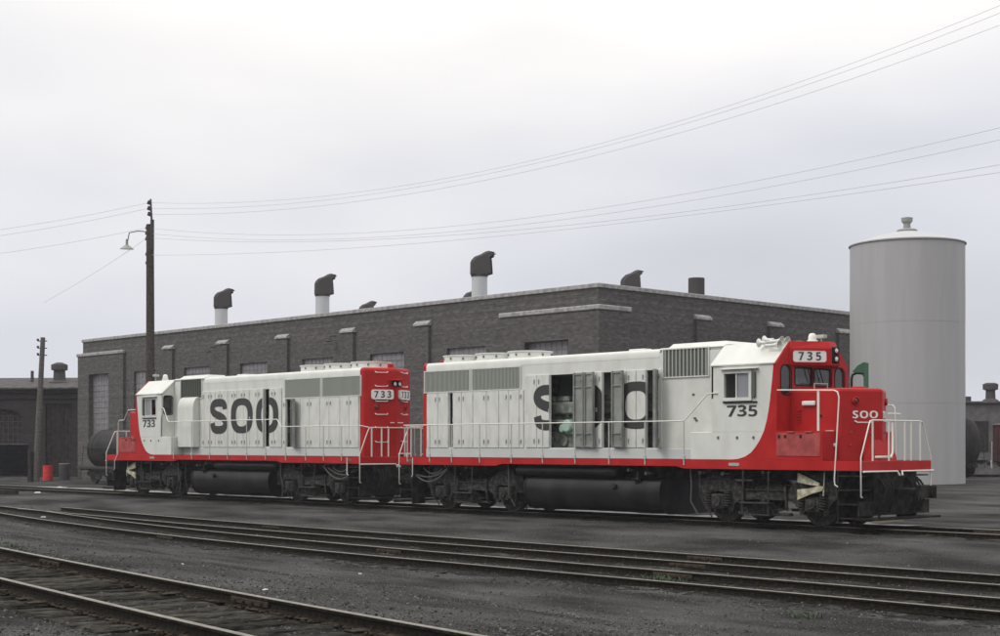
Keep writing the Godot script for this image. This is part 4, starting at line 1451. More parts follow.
func track(called: String, zf: Callable, x0: float, x1: float, top: float, ties_from: float, ties_to: float, tie_step: float, tie_top: float, joints: Array, bury := 0.0) -> Node3D:
	var root := Node3D.new()
	root.name = numbered(called)
	add_child(root)
	struct(root)
	for s in [-1.0, 1.0]:
		var x := x0
		var seg := []
		while x <= x1 + 0.01:
			var z: float = zf.call(x)
			var sl: float = (zf.call(x + 0.1) - zf.call(x - 0.1)) / 0.2
			var off: Vector2 = Vector2(-sl, 1.0).normalized() * (s * 0.752)
			seg.append(Vector3(x + off.x, top, z + off.y))
			x += 1.0 if (x > -30.0) else 4.0
		# rails of about 12 m, butted with a small gap
		var i := 0
		while i < seg.size() - 1:
			var j := mini(i + 12, seg.size() - 1)
			rail_part(root, seg.slice(i, j + 1))
			i = j
	# dark cinders; shade between and beside the rails is painted into their colour
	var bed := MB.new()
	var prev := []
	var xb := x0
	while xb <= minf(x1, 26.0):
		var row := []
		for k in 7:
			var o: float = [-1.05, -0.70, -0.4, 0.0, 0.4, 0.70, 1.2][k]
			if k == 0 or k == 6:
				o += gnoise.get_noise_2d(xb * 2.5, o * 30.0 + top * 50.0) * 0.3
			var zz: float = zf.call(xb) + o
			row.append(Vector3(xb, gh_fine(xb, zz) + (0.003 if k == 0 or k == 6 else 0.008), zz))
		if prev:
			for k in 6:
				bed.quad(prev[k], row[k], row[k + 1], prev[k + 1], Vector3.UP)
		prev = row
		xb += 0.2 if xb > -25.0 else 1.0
	obj("track_bed", bed, M.shaded_cinders, root)
	for q in joints:
		var z: float = zf.call(q[0])
		var sl: float = (zf.call(q[0] + 0.1) - zf.call(q[0] - 0.1)) / 0.2
		var b := MB.new()
		b.xf = Transform3D(Basis(Vector3.UP, -atan(sl)), Vector3(q[0], top, z))
		for e in [-1.0, 1.0]:
			var zc: float = q[1] * 0.752 + e * 0.026
			b.box(Vector3(-0.42, -0.105, zc - 0.016), Vector3(0.42, -0.04, zc + 0.016), 0.008)
			for k in 4:
				b.cyl(Vector3(-0.3 + k * 0.2, -0.072, zc), Vector3(-0.3 + k * 0.2, -0.072, zc + e * 0.045), 0.018, 6)
		obj("joint_bar", b, M.joint, root)
	var meshes := []
	for k in 5:
		meshes.append(tie_mesh(k))
	var x := ties_from
	while x < ties_to:
		var z: float = zf.call(x)
		var sl: float = (zf.call(x + 0.1) - zf.call(x - 0.1)) / 0.2
		var o := MeshInstance3D.new()
		o.name = "tie"
		o.mesh = meshes[rng.randi() % 5]
		o.material_override = M.ties[rng.randi() % 4]
		root.add_child(o, true)
		o.transform = Transform3D(Basis(Vector3.UP, -atan(sl) + rng.randfn(0.0, 0.02)) * Basis(Vector3.RIGHT, rng.randfn(0.0, 0.004)), Vector3(x, top - 0.127 + tie_top + rng.randfn(0.0, 0.006), z + rng.randfn(0.0, 0.05)))
		if bury <= 0.0:
			var tp := MB.new()
			for s in [-1.0, 1.0]:
				tp.box(Vector3(-0.09, 0.0, s * 0.752 - 0.13), Vector3(0.09, 0.012, s * 0.752 + 0.13), 0.003)
				for q in [[-0.05, 0.09], [0.05, -0.09]]:
					tp.box(Vector3(q[0] - 0.012, 0.012, s * 0.752 + q[1] - 0.014), Vector3(q[0] + 0.012, 0.035, s * 0.752 + q[1] + 0.014))
			obj("tie_plates", tp, M.joint, o).position.y = 0.001 + maxf(0.0, -0.0)
		x += tie_step * rng.randf_range(0.86, 1.14)
	return root

func tie_mesh(k: int) -> ArrayMesh:
	# a weathered tie, top at y = 0: split end, worn edges, a warped top
	var r := RandomNumberGenerator.new()
	r.seed = 900 + k
	var mb := MB.new()
	var n := 10
	var rows := []
	for i in n + 1:
		var z := lerpf(-1.28, 1.28, float(i) / n)
		var w := 0.112 + r.randf_range(-0.012, 0.012)
		var d := r.randf_range(-0.014, 0.004)
		var notch := r.randf_range(0.0, 0.018)
		rows.append([Vector3(-w, -0.16, z), Vector3(-w - 0.004, -0.03 + d, z), Vector3(-w + 0.02, d, z), Vector3(-0.012, d - notch * 0.3, z), Vector3(0.0, d - notch, z), Vector3(0.014, d - notch * 0.2, z), Vector3(w - 0.02, d, z), Vector3(w + 0.004, -0.03 + d, z), Vector3(w, -0.16, z)])
	for i in n:
		for j in 8:
			var a: Vector3 = rows[i][j]
			var b: Vector3 = rows[i][j + 1]
			var c: Vector3 = rows[i + 1][j + 1]
			var e: Vector3 = rows[i + 1][j]
			mb.quad(a, b, c, e, (a + c) / 2 - Vector3(0, -0.3, (a.z + c.z) / 2))
	for i in [0, n]:
		var cc := Vector3(0, -0.08, rows[i][0].z)
		for j in 8:
			mb.tri(cc, rows[i][j], rows[i][j + 1], Vector3(0, 0, -1.0 if i == 0 else 1.0))
	return mb.mesh()

func stone_mesh(sd: int) -> ArrayMesh:
	var r := RandomNumberGenerator.new()
	r.seed = sd
	var t := (1.0 + sqrt(5.0)) / 2.0
	var p := [Vector3(-1, t, 0), Vector3(1, t, 0), Vector3(-1, -t, 0), Vector3(1, -t, 0), Vector3(0, -1, t), Vector3(0, 1, t), Vector3(0, -1, -t), Vector3(0, 1, -t), Vector3(t, 0, -1), Vector3(t, 0, 1), Vector3(-t, 0, -1), Vector3(-t, 0, 1)]
	for i in 12:
		p[i] = p[i].normalized() * r.randf_range(0.65, 1.15) * Vector3(1, 0.65, 0.85)
	var f := [0, 11, 5, 0, 5, 1, 0, 1, 7, 0, 7, 10, 0, 10, 11, 1, 5, 9, 5, 11, 4, 11, 10, 2, 10, 7, 6, 7, 1, 8, 3, 9, 4, 3, 4, 2, 3, 2, 6, 3, 6, 8, 3, 8, 9, 4, 9, 5, 2, 4, 11, 6, 2, 10, 8, 6, 7, 9, 8, 1]
	var mb := MB.new()
	for i in range(0, f.size(), 3):
		var a: Vector3 = p[f[i]]
		var b: Vector3 = p[f[i + 1]]
		var c: Vector3 = p[f[i + 2]]
		mb.tri(a, b, c, a + b + c)
	return mb.mesh()

func scatter(called: String, label: String, cat: String, mesh: Mesh, m: Material, xfs: Array) -> void:
	var mm := MultiMesh.new()
	mm.transform_format = MultiMesh.TRANSFORM_3D
	mm.mesh = mesh
	mm.instance_count = xfs.size()
	for i in xfs.size():
		mm.set_instance_transform(i, xfs[i])
	var o := MultiMeshInstance3D.new()
	o.name = numbered(called)
	o.multimesh = mm
	o.material_override = m
	add_child(o)
	tag(o, label, cat)
	o.set_meta("kind", "stuff")

func make_gravel() -> void:
	var sets := [[], [], []]
	for i in 90000:
		# denser near the photographer and along the track edges
		var d := 12.0 + 34.0 * pow(rng.randf(), 1.7)
		var a := rng.randf_range(-0.40, 0.40)
		var dir := Vector2(-cos(0.7612 + a), -sin(0.7612 + a))
		var q := Vector2(25.9, 29.62) + dir * d
		if q.y < 1.9:
			continue
		var clump := gnoise.get_noise_2d(q.x * 0.6 + 40.0, q.y * 0.9)
		if clump < rng.randf_range(-0.6, 0.3):
			continue
		var s := rng.randf_range(0.005, 0.012) * (1.0 + 1.6 * pow(rng.randf(), 10.0))
		var t := Transform3D(Basis.from_euler(Vector3(rng.randf() * 0.6, rng.randf() * TAU, rng.randf() * 0.6)).scaled(Vector3.ONE * s), Vector3(q.x, gh_fine(q.x, q.y) + s * 0.2, q.y))
		sets[[0, 0, 0, 1, 1, 2][rng.randi() % 6]].append(t)
	# cinders heaped along the rails and between the near ties
	for i in 9000:
		var x := rng.randf_range(-2.0, 21.0)
		var off := rng.randfn(0.0, 1.0)
		var z := fore_z(x) + off
		if absf(absf(off) - 0.752) < 0.06:
			continue
		var s := rng.randf_range(0.008, 0.024)
		sets[[0, 1, 1, 1, 0, 2][rng.randi() % 6]].append(Transform3D(Basis.from_euler(Vector3(rng.randf(), rng.randf() * TAU, rng.randf())).scaled(Vector3.ONE * s), Vector3(x, gh_fine(x, z) + s * 0.25, z)))
	for i in 9000:
		var x := rng.randf_range(-30.0, 20.0)
		var zc := main_z(x) if rng.randf() < 0.6 else side_z(x)
		var z := zc + rng.randfn(0.0, 0.9)
		var s := rng.randf_range(0.01, 0.024)
		sets[[0, 1, 1, 0, 1, 2][rng.randi() % 6]].append(Transform3D(Basis.from_euler(Vector3(rng.randf(), rng.randf() * TAU, rng.randf())).scaled(Vector3.ONE * s), Vector3(x, gh_fine(x, z) + s * 0.2, z)))
	var rclods := []
	for i in 2600:
		var x := rng.randf_range(-2.0, 21.0)
		var z := fore_z(x) + (0.752 if rng.randf() < 0.5 else -0.752) + (1.0 if rng.randf() < 0.6 else -1.0) * (0.06 + absf(rng.randfn(0.0, 0.05)))
		var s := rng.randf_range(0.012, 0.034)
		rclods.append(Transform3D(Basis.from_euler(Vector3(rng.randf(), rng.randf() * TAU, rng.randf() * 0.3)).scaled(Vector3(s * 1.4, s * 0.8, s)), Vector3(x, 0.335 - 0.127 + s * 0.1, z)))
	scatter("rust_crumbs", "rusty dirt crumbs heaped against the rails of the nearest track", "dirt", stone_mesh(92), M.rust_clod, rclods)
	var clods := []
	for i in 2600:
		var x := rng.randf_range(-26.0, 20.0)
		var z := main_z(x) + rng.randf_range(0.95, 1.2) + absf(rng.randfn(0.0, 0.28))
		if gnoise.get_noise_2d(x * 0.8, z * 2.0) < rng.randf_range(-0.25, 0.3):
			continue
		var s := rng.randf_range(0.015, 0.05) * (1.0 + 1.2 * pow(rng.randf(), 6.0))
		clods.append(Transform3D(Basis.from_euler(Vector3(0, rng.randf() * TAU, rng.randf() * 0.3)).scaled(Vector3(s * 1.6, s * 0.7, s)), Vector3(x, gh_fine(x, z), z)))
	scatter("dirt_clods", "broken dark dirt clods along the edge of the middle track", "dirt", stone_mesh(91), M.dirt_clod, clods)
	var names := ["grey cinder gravel strewn over the yard between the tracks", "black cinder gravel strewn over the yard between the tracks", "pale stone chips strewn over the yard between the tracks"]
	for i in 3:
		scatter("gravel", names[i], "gravel", stone_mesh(70 + i), M.gravel[i], sets[i])

func make_tracks() -> void:
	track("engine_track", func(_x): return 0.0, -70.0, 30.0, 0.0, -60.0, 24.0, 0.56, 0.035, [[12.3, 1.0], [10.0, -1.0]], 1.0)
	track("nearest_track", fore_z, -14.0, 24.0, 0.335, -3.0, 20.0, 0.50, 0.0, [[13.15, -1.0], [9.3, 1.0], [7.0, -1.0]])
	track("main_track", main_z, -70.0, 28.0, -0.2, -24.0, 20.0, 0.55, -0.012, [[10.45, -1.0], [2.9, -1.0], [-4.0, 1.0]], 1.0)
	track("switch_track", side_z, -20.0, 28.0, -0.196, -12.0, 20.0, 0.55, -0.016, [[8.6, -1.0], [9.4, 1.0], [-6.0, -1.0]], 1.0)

func make_pale_strip() -> void:
	# pale ragged strip on the ground along the far side of the engine track
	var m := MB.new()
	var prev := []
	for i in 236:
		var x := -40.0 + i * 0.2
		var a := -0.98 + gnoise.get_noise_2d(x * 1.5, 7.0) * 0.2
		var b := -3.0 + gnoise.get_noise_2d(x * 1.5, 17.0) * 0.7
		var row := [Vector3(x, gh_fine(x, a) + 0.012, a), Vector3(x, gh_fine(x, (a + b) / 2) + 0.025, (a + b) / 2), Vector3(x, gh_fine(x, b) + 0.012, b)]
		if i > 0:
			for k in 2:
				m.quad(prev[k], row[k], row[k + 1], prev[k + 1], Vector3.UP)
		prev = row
	struct(obj("pale_ground_strip", m, M.pale_ground))

# ------------------------------------------------------------------ buildings
func wall_x(mb: MB, x0: float, x1: float, y0: float, y1: float, z: float, th: float, holes: Array) -> void:
	mb.plate(P([x0, y0, x1, y0, x1, y1, x0, y1]), holes, z, z - th, "z")

func sash_window(parent: Node, x0: float, x1: float, y0: float, y1: float, z: float) -> void:
	var p := MB.new()
	p.box(Vector3(x0, y0, z - 0.20), Vector3(x1, y1, z - 0.136))
	var w := obj("window", p, M.block, parent)
	var g := MB.new()
	var nx := maxi(2, int((x1 - x0) / 0.31))
	var ny := maxi(2, int((y1 - y0) / 0.31))
	for i in nx + 1:
		var x := lerpf(x0, x1, float(i) / nx)
		g.box(Vector3(x - 0.016, y0, z - 0.135), Vector3(x + 0.016, y1, z - 0.12))
	for j in ny + 1:
		var y := lerpf(y0, y1, float(j) / ny)
		g.box(Vector3(x0, y - 0.016, z - 0.1185), Vector3(x1, y + 0.016, z - 0.105))
	obj("glazing_bars", g, M.sash, w).set_meta("kind", "stuff")
	var s := MB.new()
	s.box(Vector3(x0 - 0.1, y0 - 0.16, z - 0.25), Vector3(x1 + 0.1, y0, z + 0.08), 0.02)
	obj("sill", s, M.stone, w)

func make_shop() -> void:
	var X0 := -54.4
	var X1 := -12.3
	var Z1 := -12.07
	var Z0 := -36.0
	var H := 8.05
	var root := thing("brick_shop", "long low dark brick engine shop with pale coping and roof ventilators", "building", Vector3.ZERO)
	var wins := [[-53.06, -50.67], [-48.03, -45.6], [-42.68, -40.1], [-37.26, -34.84], [-31.86, -29.37], [-26.55, -24.11], [-21.2, -18.72], [-16.26, -13.78]]
	var holes := []
	for w in wins:
		holes.append(P([w[0], 2.2, w[1], 2.2, w[1], 6.1, w[0], 6.1]))
	var wl := MB.new()
	wall_x(wl, X0 + 0.35, X1, -0.4, H, Z1, 0.4, holes)
	var wall := obj("wall", wl, M.brick, root)
	for w in wins:
		sash_window(wall, w[0], w[1], 2.2, 6.1, Z1)
	var wr := MB.new()
	var rh := []
	var rw := []
	for i in 3:
		var zc := -21.0 - i * 5.3
		rw.append([zc - 1.25, zc + 1.25])
		rh.append(P([zc - 1.25, 2.2, zc + 1.25, 2.2, zc + 1.25, 4.6, zc - 1.25, 4.6]))
	wr.plate(P([Z0, -0.4, Z1 - 0.402, -0.4, Z1 - 0.402, H, Z0, H]), rh, X1, X1 - 0.4, "x")
	var wall2 := obj("wall", wr, M.brick, root)
	for q in rw:
		var p := MB.new()
		p.box(Vector3(X1 - 0.24, 2.2, q[0]), Vector3(X1 - 0.18, 4.6, q[1]))
		var w := obj("window", p, M.block, wall2)
		var g := MB.new()
		for i in 9:
			var z := lerpf(q[0], q[1], i / 8.0)
			g.box(Vector3(X1 - 0.179, 2.2, z - 0.022), Vector3(X1 - 0.13, 4.6, z + 0.022))
		for i in 9:
			var y := lerpf(2.2, 4.6, i / 8.0)
			g.box(Vector3(X1 - 0.1285, y - 0.022, q[0]), Vector3(X1 - 0.11, y + 0.022, q[1]))
		obj("glazing_bars", g, M.sash, w).set_meta("kind", "stuff")
	var wb := MB.new()
	wb.box(Vector3(X0 + 0.35, -0.4, Z0), Vector3(X0 + 0.75, H, Z1 - 0.402))
	wb.box(Vector3(X0 + 0.752, -0.4, Z0), Vector3(X1 - 0.402, H, Z0 + 0.4))
	obj("wall", wb, M.brick, root)
	# coping along the parapet
	var cp := MB.new()
	cp.box(Vector3(X0 + 0.28, H + 0.001, Z1 - 0.48), Vector3(X1 + 0.07, H + 0.18, Z1 + 0.07), 0.02)
	obj("coping", cp, M.stone, root)
	var cp2 := MB.new()
	cp2.box(Vector3(X1 - 0.48, H + 0.001, Z0), Vector3(X1 + 0.07, H + 0.18, Z1 - 0.482), 0.02)
	obj("coping", cp2, M.stone, root)
	var cp3 := MB.new()
	cp3.box(Vector3(X0 + 0.28, H + 0.001, Z0), Vector3(X0 + 0.80, H + 0.18, Z1 - 0.482), 0.02)
	obj("coping", cp3, M.stone, root)
	var rf := MB.new()
	rf.box(Vector3(X0 + 0.76, H - 0.75, Z0 + 0.41), Vector3(X1 - 0.41, H - 0.55, Z1 - 0.41))
	var roof := obj("roof", rf, M.roofing, root)
	# buttress piers with sloping stone caps
	var pier := func(a: float, b: float, dep: float) -> void:
		var p := MB.new()
		p.box(Vector3(a, -0.4, Z1 + 0.001), Vector3(b, 7.18, Z1 + dep))
		var o := obj("pier", p, M.brick, root)
		var c := MB.new()
		c.loft([[Vector3(a - 0.06, 7.18, Z1), Vector3(b + 0.06, 7.18, Z1), Vector3(b + 0.06, 7.18, Z1 + dep + 0.07), Vector3(a - 0.06, 7.18, Z1 + dep + 0.07)], [Vector3(a - 0.06, 7.26, Z1), Vector3(b + 0.06, 7.26, Z1), Vector3(b + 0.06, 7.26, Z1 + dep + 0.07), Vector3(a - 0.06, 7.26, Z1 + dep + 0.07)], [Vector3(a - 0.06, 7.40, Z1), Vector3(b + 0.06, 7.40, Z1), Vector3(b + 0.06, 7.40, Z1 + 0.03), Vector3(a - 0.06, 7.40, Z1 + 0.03)]])
		obj("cap_stone", c, M.stone, o)
	for c in [-44.13, -38.75, -33.37, -28.1, -22.73]:
		pier.call(c - 0.45, c + 0.45, 0.15)
	# the corner bay stands forward and carries its own band
	var left := MB.new()
	left.plate(P([X0, -0.4, -49.0, -0.4, -49.0, 7.18, X0, 7.18]), [P([-53.06, 2.2, -50.67, 2.2, -50.67, 6.1, -53.06, 6.1])], Z1 + 0.001, Z1 + 0.16, "z")
	obj("pier", left, M.brick, root)
	var lc := MB.new()
	lc.box(Vector3(X0 - 0.06, 7.181, Z1 + 0.001), Vector3(-48.94, 7.38, Z1 + 0.23), 0.03)
	obj("cap_stone", lc, M.stone, root)
	var rc := MB.new()
	rc.plate(P([-17.68, -0.4, X1, -0.4, X1, 7.18, -17.68, 7.18]), [P([-16.26, 2.2, -13.78, 2.2, -13.78, 6.1, -16.26, 6.1])], Z1 + 0.001, Z1 + 0.16, "z")
	rc.box(Vector3(X1 + 0.001, -0.4, -13.75), Vector3(X1 + 0.16, 7.18, Z1 + 0.16))
	obj("pier", rc, M.brick, root)
	var cc := MB.new()
	cc.box(Vector3(-17.74, 7.181, Z1 + 0.001), Vector3(X1 - 0.001, 7.38, Z1 + 0.23), 0.03)
	cc.box(Vector3(X1 + 0.001, 7.181, -13.81), Vector3(X1 + 0.23, 7.38, Z1 + 0.23), 0.03)
	obj("cap_stone", cc, M.stone, root)
	for z in [-18.45, -23.6, -29.0, -34.3]:
		var p := MB.new()
		p.box(Vector3(X1 + 0.001, -0.4, z - 0.45), Vector3(X1 + 0.14, 7.16, z + 0.45))
		var o := obj("pier", p, M.brick, root)
		var c := MB.new()
		c.loft([[Vector3(X1, 7.16, z - 0.51), Vector3(X1, 7.16, z + 0.51), Vector3(X1 + 0.20, 7.16, z + 0.51), Vector3(X1 + 0.20, 7.16, z - 0.51)], [Vector3(X1, 7.24, z - 0.51), Vector3(X1, 7.24, z + 0.51), Vector3(X1 + 0.20, 7.24, z + 0.51), Vector3(X1 + 0.20, 7.24, z - 0.51)], [Vector3(X1, 7.38, z - 0.51), Vector3(X1, 7.38, z + 0.51), Vector3(X1 + 0.03, 7.38, z + 0.51), Vector3(X1 + 0.03, 7.38, z - 0.51)]])
		obj("cap_stone", c, M.stone, o)
	# small wall lamps and their conduits
	for x in [-29.2, -39.6]:
		var l := MB.new()
		l.tube([Vector3(x, 7.1, Z1), Vector3(x, 7.05, Z1 + 0.3), Vector3(x, 6.9, Z1 + 0.4)], 0.03, 6)
		l.lathe([Vector2(0.04, 0.1), Vector2(0.16, 0.0), Vector2(0.14, -0.02), Vector2(0, 0.0)], Vector3(x, 6.82, Z1 + 0.4), Vector3.UP, 12)
		obj("wall_lamp", l, M.vent_dark, root)
	# ventilators on the roof, two rows, hoods turned the same way
	for z in [-17.1, -27.8]:
		for x in [-46.85, -36.97, -24.56]:
			var st := MB.new()
			st.cyl(Vector3(x, H - 0.6, z), Vector3(x, 9.98, z), 0.375, 24)
			var v := obj("ventilator", st, M.vent_pale, roof)
			# sheet-metal scoop with a beak over the mouth, all turned from the prevailing wind
			var co := MB.new()
			var fc := Vector3(0.69, 0, -0.724).rotated(Vector3.UP, rng.randf_range(-0.12, 0.12))
			co.xf = Transform3D(Basis(fc, Vector3.UP, fc.cross(Vector3.UP)), Vector3(x, 9.94, z))
			co.cyl(Vector3(0, -0.04, 0), Vector3(0, 0.10, 0), 0.405, 24, 0.01)
			var back := [[-0.42, 0.06], [-0.41, 0.62], [-0.34, 0.76], [-0.20, 0.90], [0.08, 1.00], [0.30, 1.13], [0.46, 1.17], [0.62, 1.13]]
			var fro := [[0.36, 0.06], [0.60, 0.13], [0.58, 0.45], [0.56, 0.75], [0.54, 0.88], [0.60, 0.90], [0.67, 0.95], [0.68, 1.03]]
			for i in back.size() - 1:
				for s in [-1.0, 1.0]:
					var w0: float = 0.40 if i < 5 else 0.36
					var w1: float = 0.40 if i < 4 else (0.36 if i < 6 else 0.30)
					var k0: float = 0.62 * w0
					var k1: float = 0.62 * w1
					var a0 := Vector3(back[i][0], back[i][1], s * k0)
					var a1 := Vector3(back[i + 1][0], back[i + 1][1], s * k1)
					var m0 := Vector3(back[i][0] + 0.16, back[i][1] - (0.05 if i > 1 else 0.0), s * w0)
					var m1 := Vector3(back[i + 1][0] + 0.16, back[i + 1][1] - (0.05 if i > 0 else 0.0), s * w1)
					var f0 := Vector3(fro[i][0], fro[i][1], s * w0)
					var f1 := Vector3(fro[i + 1][0], fro[i + 1][1], s * w1)
					co.quad(a0, a1, m1, m0, Vector3(-0.6, 0.4, s))
					co.quad(m0, m1, f1, f0, Vector3(0, 0, s))
					if s > 0.0:
						co.quad(a0, a1, Vector3(a1.x, a1.y, -a1.z), Vector3(a0.x, a0.y, -a0.z), Vector3(-0.7, 0.7, 0))
						if i >= 4:
							co.quad(f0, f1, Vector3(f1.x, f1.y, -f1.z), Vector3(f0.x, f0.y, -f0.z), Vector3(1, -0.4, 0))
			co.quad(Vector3(0.62, 1.13, 0.19), Vector3(0.68, 1.03, 0.30), Vector3(0.68, 1.03, -0.30), Vector3(0.62, 1.13, -0.19), Vector3(1, 0.5, 0))
			obj("cowl", co, M.vent_dark, v)
	var ch := MB.new()
	ch.cyl(Vector3(-17.0, H - 0.6, -24.0), Vector3(-17.0, 9.76, -24.0), 0.385, 24, 0.02)
	obj("chimney", ch, M.vent_dark, roof)

func make_old_house() -> void:
	# older engine house across the end of the yard, seen square on
	var root := thing("old_engine_house", "old dark brick engine house with an arched window, tall plank doors and a grey roof", "building", Vector3(-64.0, -0.15, -14.2), 0.72)
	var w := MB.new()
	var arch := PackedVector2Array([Vector2(-4.0, 2.2), Vector2(-1.2, 2.2)])
	for i in 9:
		var a := PI * i / 8.0
		arch.append(Vector2(-2.6 + cos(a) * 1.4, 3.9 + sin(a) * 0.55))
	var port := P([-9.5, 0.0, -0.85, 0.0, -0.85, 2.1, -9.5, 2.1])
	var door := P([0.35, 0.0, 2.15, 0.0, 2.15, 4.8, 0.35, 4.8])
	w.plate(P([-16, -0.2, 8, -0.2, 8, 5.75, -16, 5.75]), [arch, door, port], 0.0, -0.5, "z")
	var wall := obj("wall", w, M.brick_old, root)
	var band := MB.new()
	band.box(Vector3(-16, 5.1, 0.001), Vector3(8, 5.3, 0.12), 0.02)
	band.box(Vector3(-16, 5.5, 0.001), Vector3(8, 5.75, 0.22), 0.02)
	obj("cornice", band, M.brick_old, wall)
	var gl := MB.new()
	gl.prism(arch, -0.3, -0.26, "z")
	var win := obj("arched_window", gl, M.wood_dark, root)
	var bars := MB.new()
	for i in 9:
		bars.box(Vector3(-3.95 + i * 0.33, 2.2, -0.259), Vector3(-3.9 + i * 0.33, 4.0, -0.22))
	for i in 5:
		bars.box(Vector3(-4.0, 2.4 + i * 0.4, -0.2185), Vector3(-1.2, 2.45 + i * 0.4, -0.2))
	obj("glazing_bars", bars, M.vent_dark, win)
	var beam := MB.new()
	beam.box(Vector3(-9.5, 2.1, 0.001), Vector3(-0.75, 2.19, 0.1))
	obj("lintel", beam, M.roof_old, wall)
	for i in 6:
		var pk := MB.new()
		pk.box(Vector3(0.37 + i * 0.295, 0.05, -0.25), Vector3(0.65 + i * 0.295, 4.75, -0.18), 0.01)
		obj("door_plank", pk, M.wood_dark, root)
	var inn := MB.new()
	inn.box(Vector3(-16, -0.2, -14.5), Vector3(8, 5.7, -14.0))
	inn.box(Vector3(-16.4, -0.2, -14.0), Vector3(-16, 5.7, -0.5))
	inn.box(Vector3(8, -0.2, -14.0), Vector3(8.4, 5.7, -0.5))
	obj("wall", inn, M.brick_old, root)
	var rf := MB.new()
	rf.prism(P([0.5, 5.752, 0.5, 5.85, -5.0, 6.75, -14.6, 5.9, -14.6, 5.8, -5.0, 6.6]), -16.4, 8.4, "x")
	var roof := obj("roof", rf, M.roof_old, root)
	var v := MB.new()
	v.lathe([Vector2(0.75, 0), Vector2(0.75, 0.15), Vector2(0.42, 0.3), Vector2(0.38, 0.95), Vector2(0.55, 1.0), Vector2(0.55, 1.35), Vector2(0.2, 1.5), Vector2(0, 1.5)], Vector3(0.3, 6.15, -2.5), Vector3.UP, 14)
	obj("roof_ventilator", v, M.vent_dark, roof)
	var v2 := MB.new()
	v2.tube([Vector3(-1.6, 6.1, -2.5), Vector3(-1.6, 7.1, -2.5)], 0.11, 8)
	obj("stove_pipe", v2, M.vent_dark, roof)

func make_far_right() -> void:
	var root := thing("far_shed", "low grey shed with a flat roof and vent behind the tank car", "building", Vector3(-20.5, 0.3, -59.0), 0.70)
	var w := MB.new()
	w.box(Vector3(-12, -0.3, -10), Vector3(14, 4.35, 0))
	obj("wall", w, M.building_far, root)
	var r := MB.new()
	r.box(Vector3(-12.2, 4.351, -10.2), Vector3(14.2, 4.5, 0.2), 0.03)
	var roof := obj("roof", r, M.roof_old, root)
	var v := MB.new()
	v.lathe([Vector2(0.55, 0), Vector2(0.5, 0.1), Vector2(0.32, 0.2), Vector2(0.30, 0.75), Vector2(0.48, 0.8), Vector2(0.5, 1.15), Vector2(0.3, 1.25), Vector2(0, 1.25)], Vector3(0.2, 4.5, -1.2), Vector3.UP, 14)
	obj("roof_ventilator", v, M.vent_dark, roof)
	var v2 := MB.new()
	v2.cyl(Vector3(-1.3, 4.5, -1.4), Vector3(-1.3, 4.85, -1.4), 0.3, 12)
	obj("roof_ventilator", v2, M.vent_dark, roof)
	for i in 6:
		var d := MB.new()
		d.box(Vector3(-10.0 + i * 4.0, 1.2, 0.001), Vector3(-8.2 + i * 4.0, 3.2, 0.06), 0.01)
		obj("window", d, M.wood_dark, root)

# ------------------------------------------------------------------ silo, poles, cars, small things
func make_silo() -> void:
	var base := Vector3(-5.91, 0.30, -23.98)
	var root := thing("storage_tank", "tall pale grey steel storage tank with a low cone roof", "tank", base)
	var R := 2.31
	var y := 0.0
	var k := 6
	for i in k:
		var h := 9.86 / k
		var m := MB.new()
		var r := R - 0.004 * (i % 2)
		m.lathe([Vector2(r - 0.003, y), Vector2(r, y + 0.002), Vector2(r, y + h - 0.002), Vector2(r - 0.003, y + h)], Vector3.ZERO, Vector3.UP, 72)
		obj("shell_course", m, M.silver, root)
		y += h
	var rim := MB.new()
	rim.lathe([Vector2(R, 9.84), Vector2(R + 0.05, 9.85), Vector2(R + 0.05, 9.89), Vector2(R - 0.05, 9.90)], Vector3.ZERO, Vector3.UP, 72)
	obj("rim", rim, M.silver, root)
	var rf := MB.new()
	rf.lathe([Vector2(R, 9.905), Vector2(1.4, 10.22), Vector2(0.5, 10.42), Vector2(0, 10.45)], Vector3.ZERO, Vector3.UP, 72)
	var roof := obj("cone_roof", rf, M.silver_pale, root)
	var v := MB.new()
	v.lathe([Vector2(0.40, 10.40), Vector2(0.42, 10.50), Vector2(0.36, 10.55), Vector2(0.15, 10.56), Vector2(0.14, 10.78), Vector2(0.22, 10.86), Vector2(0.24, 11.02), Vector2(0.1, 11.06), Vector2(0, 11.06)], Vector3.ZERO, Vector3.UP, 18)
	obj("vent", v, M.latch_pale, roof)
	var f := MB.new()
	f.lathe([Vector2(R + 0.25, -0.5), Vector2(R + 0.25, 0.02), Vector2(0, 0.03)], Vector3.ZERO, Vector3.UP, 48)
	obj("footing", f, M.stone, root)

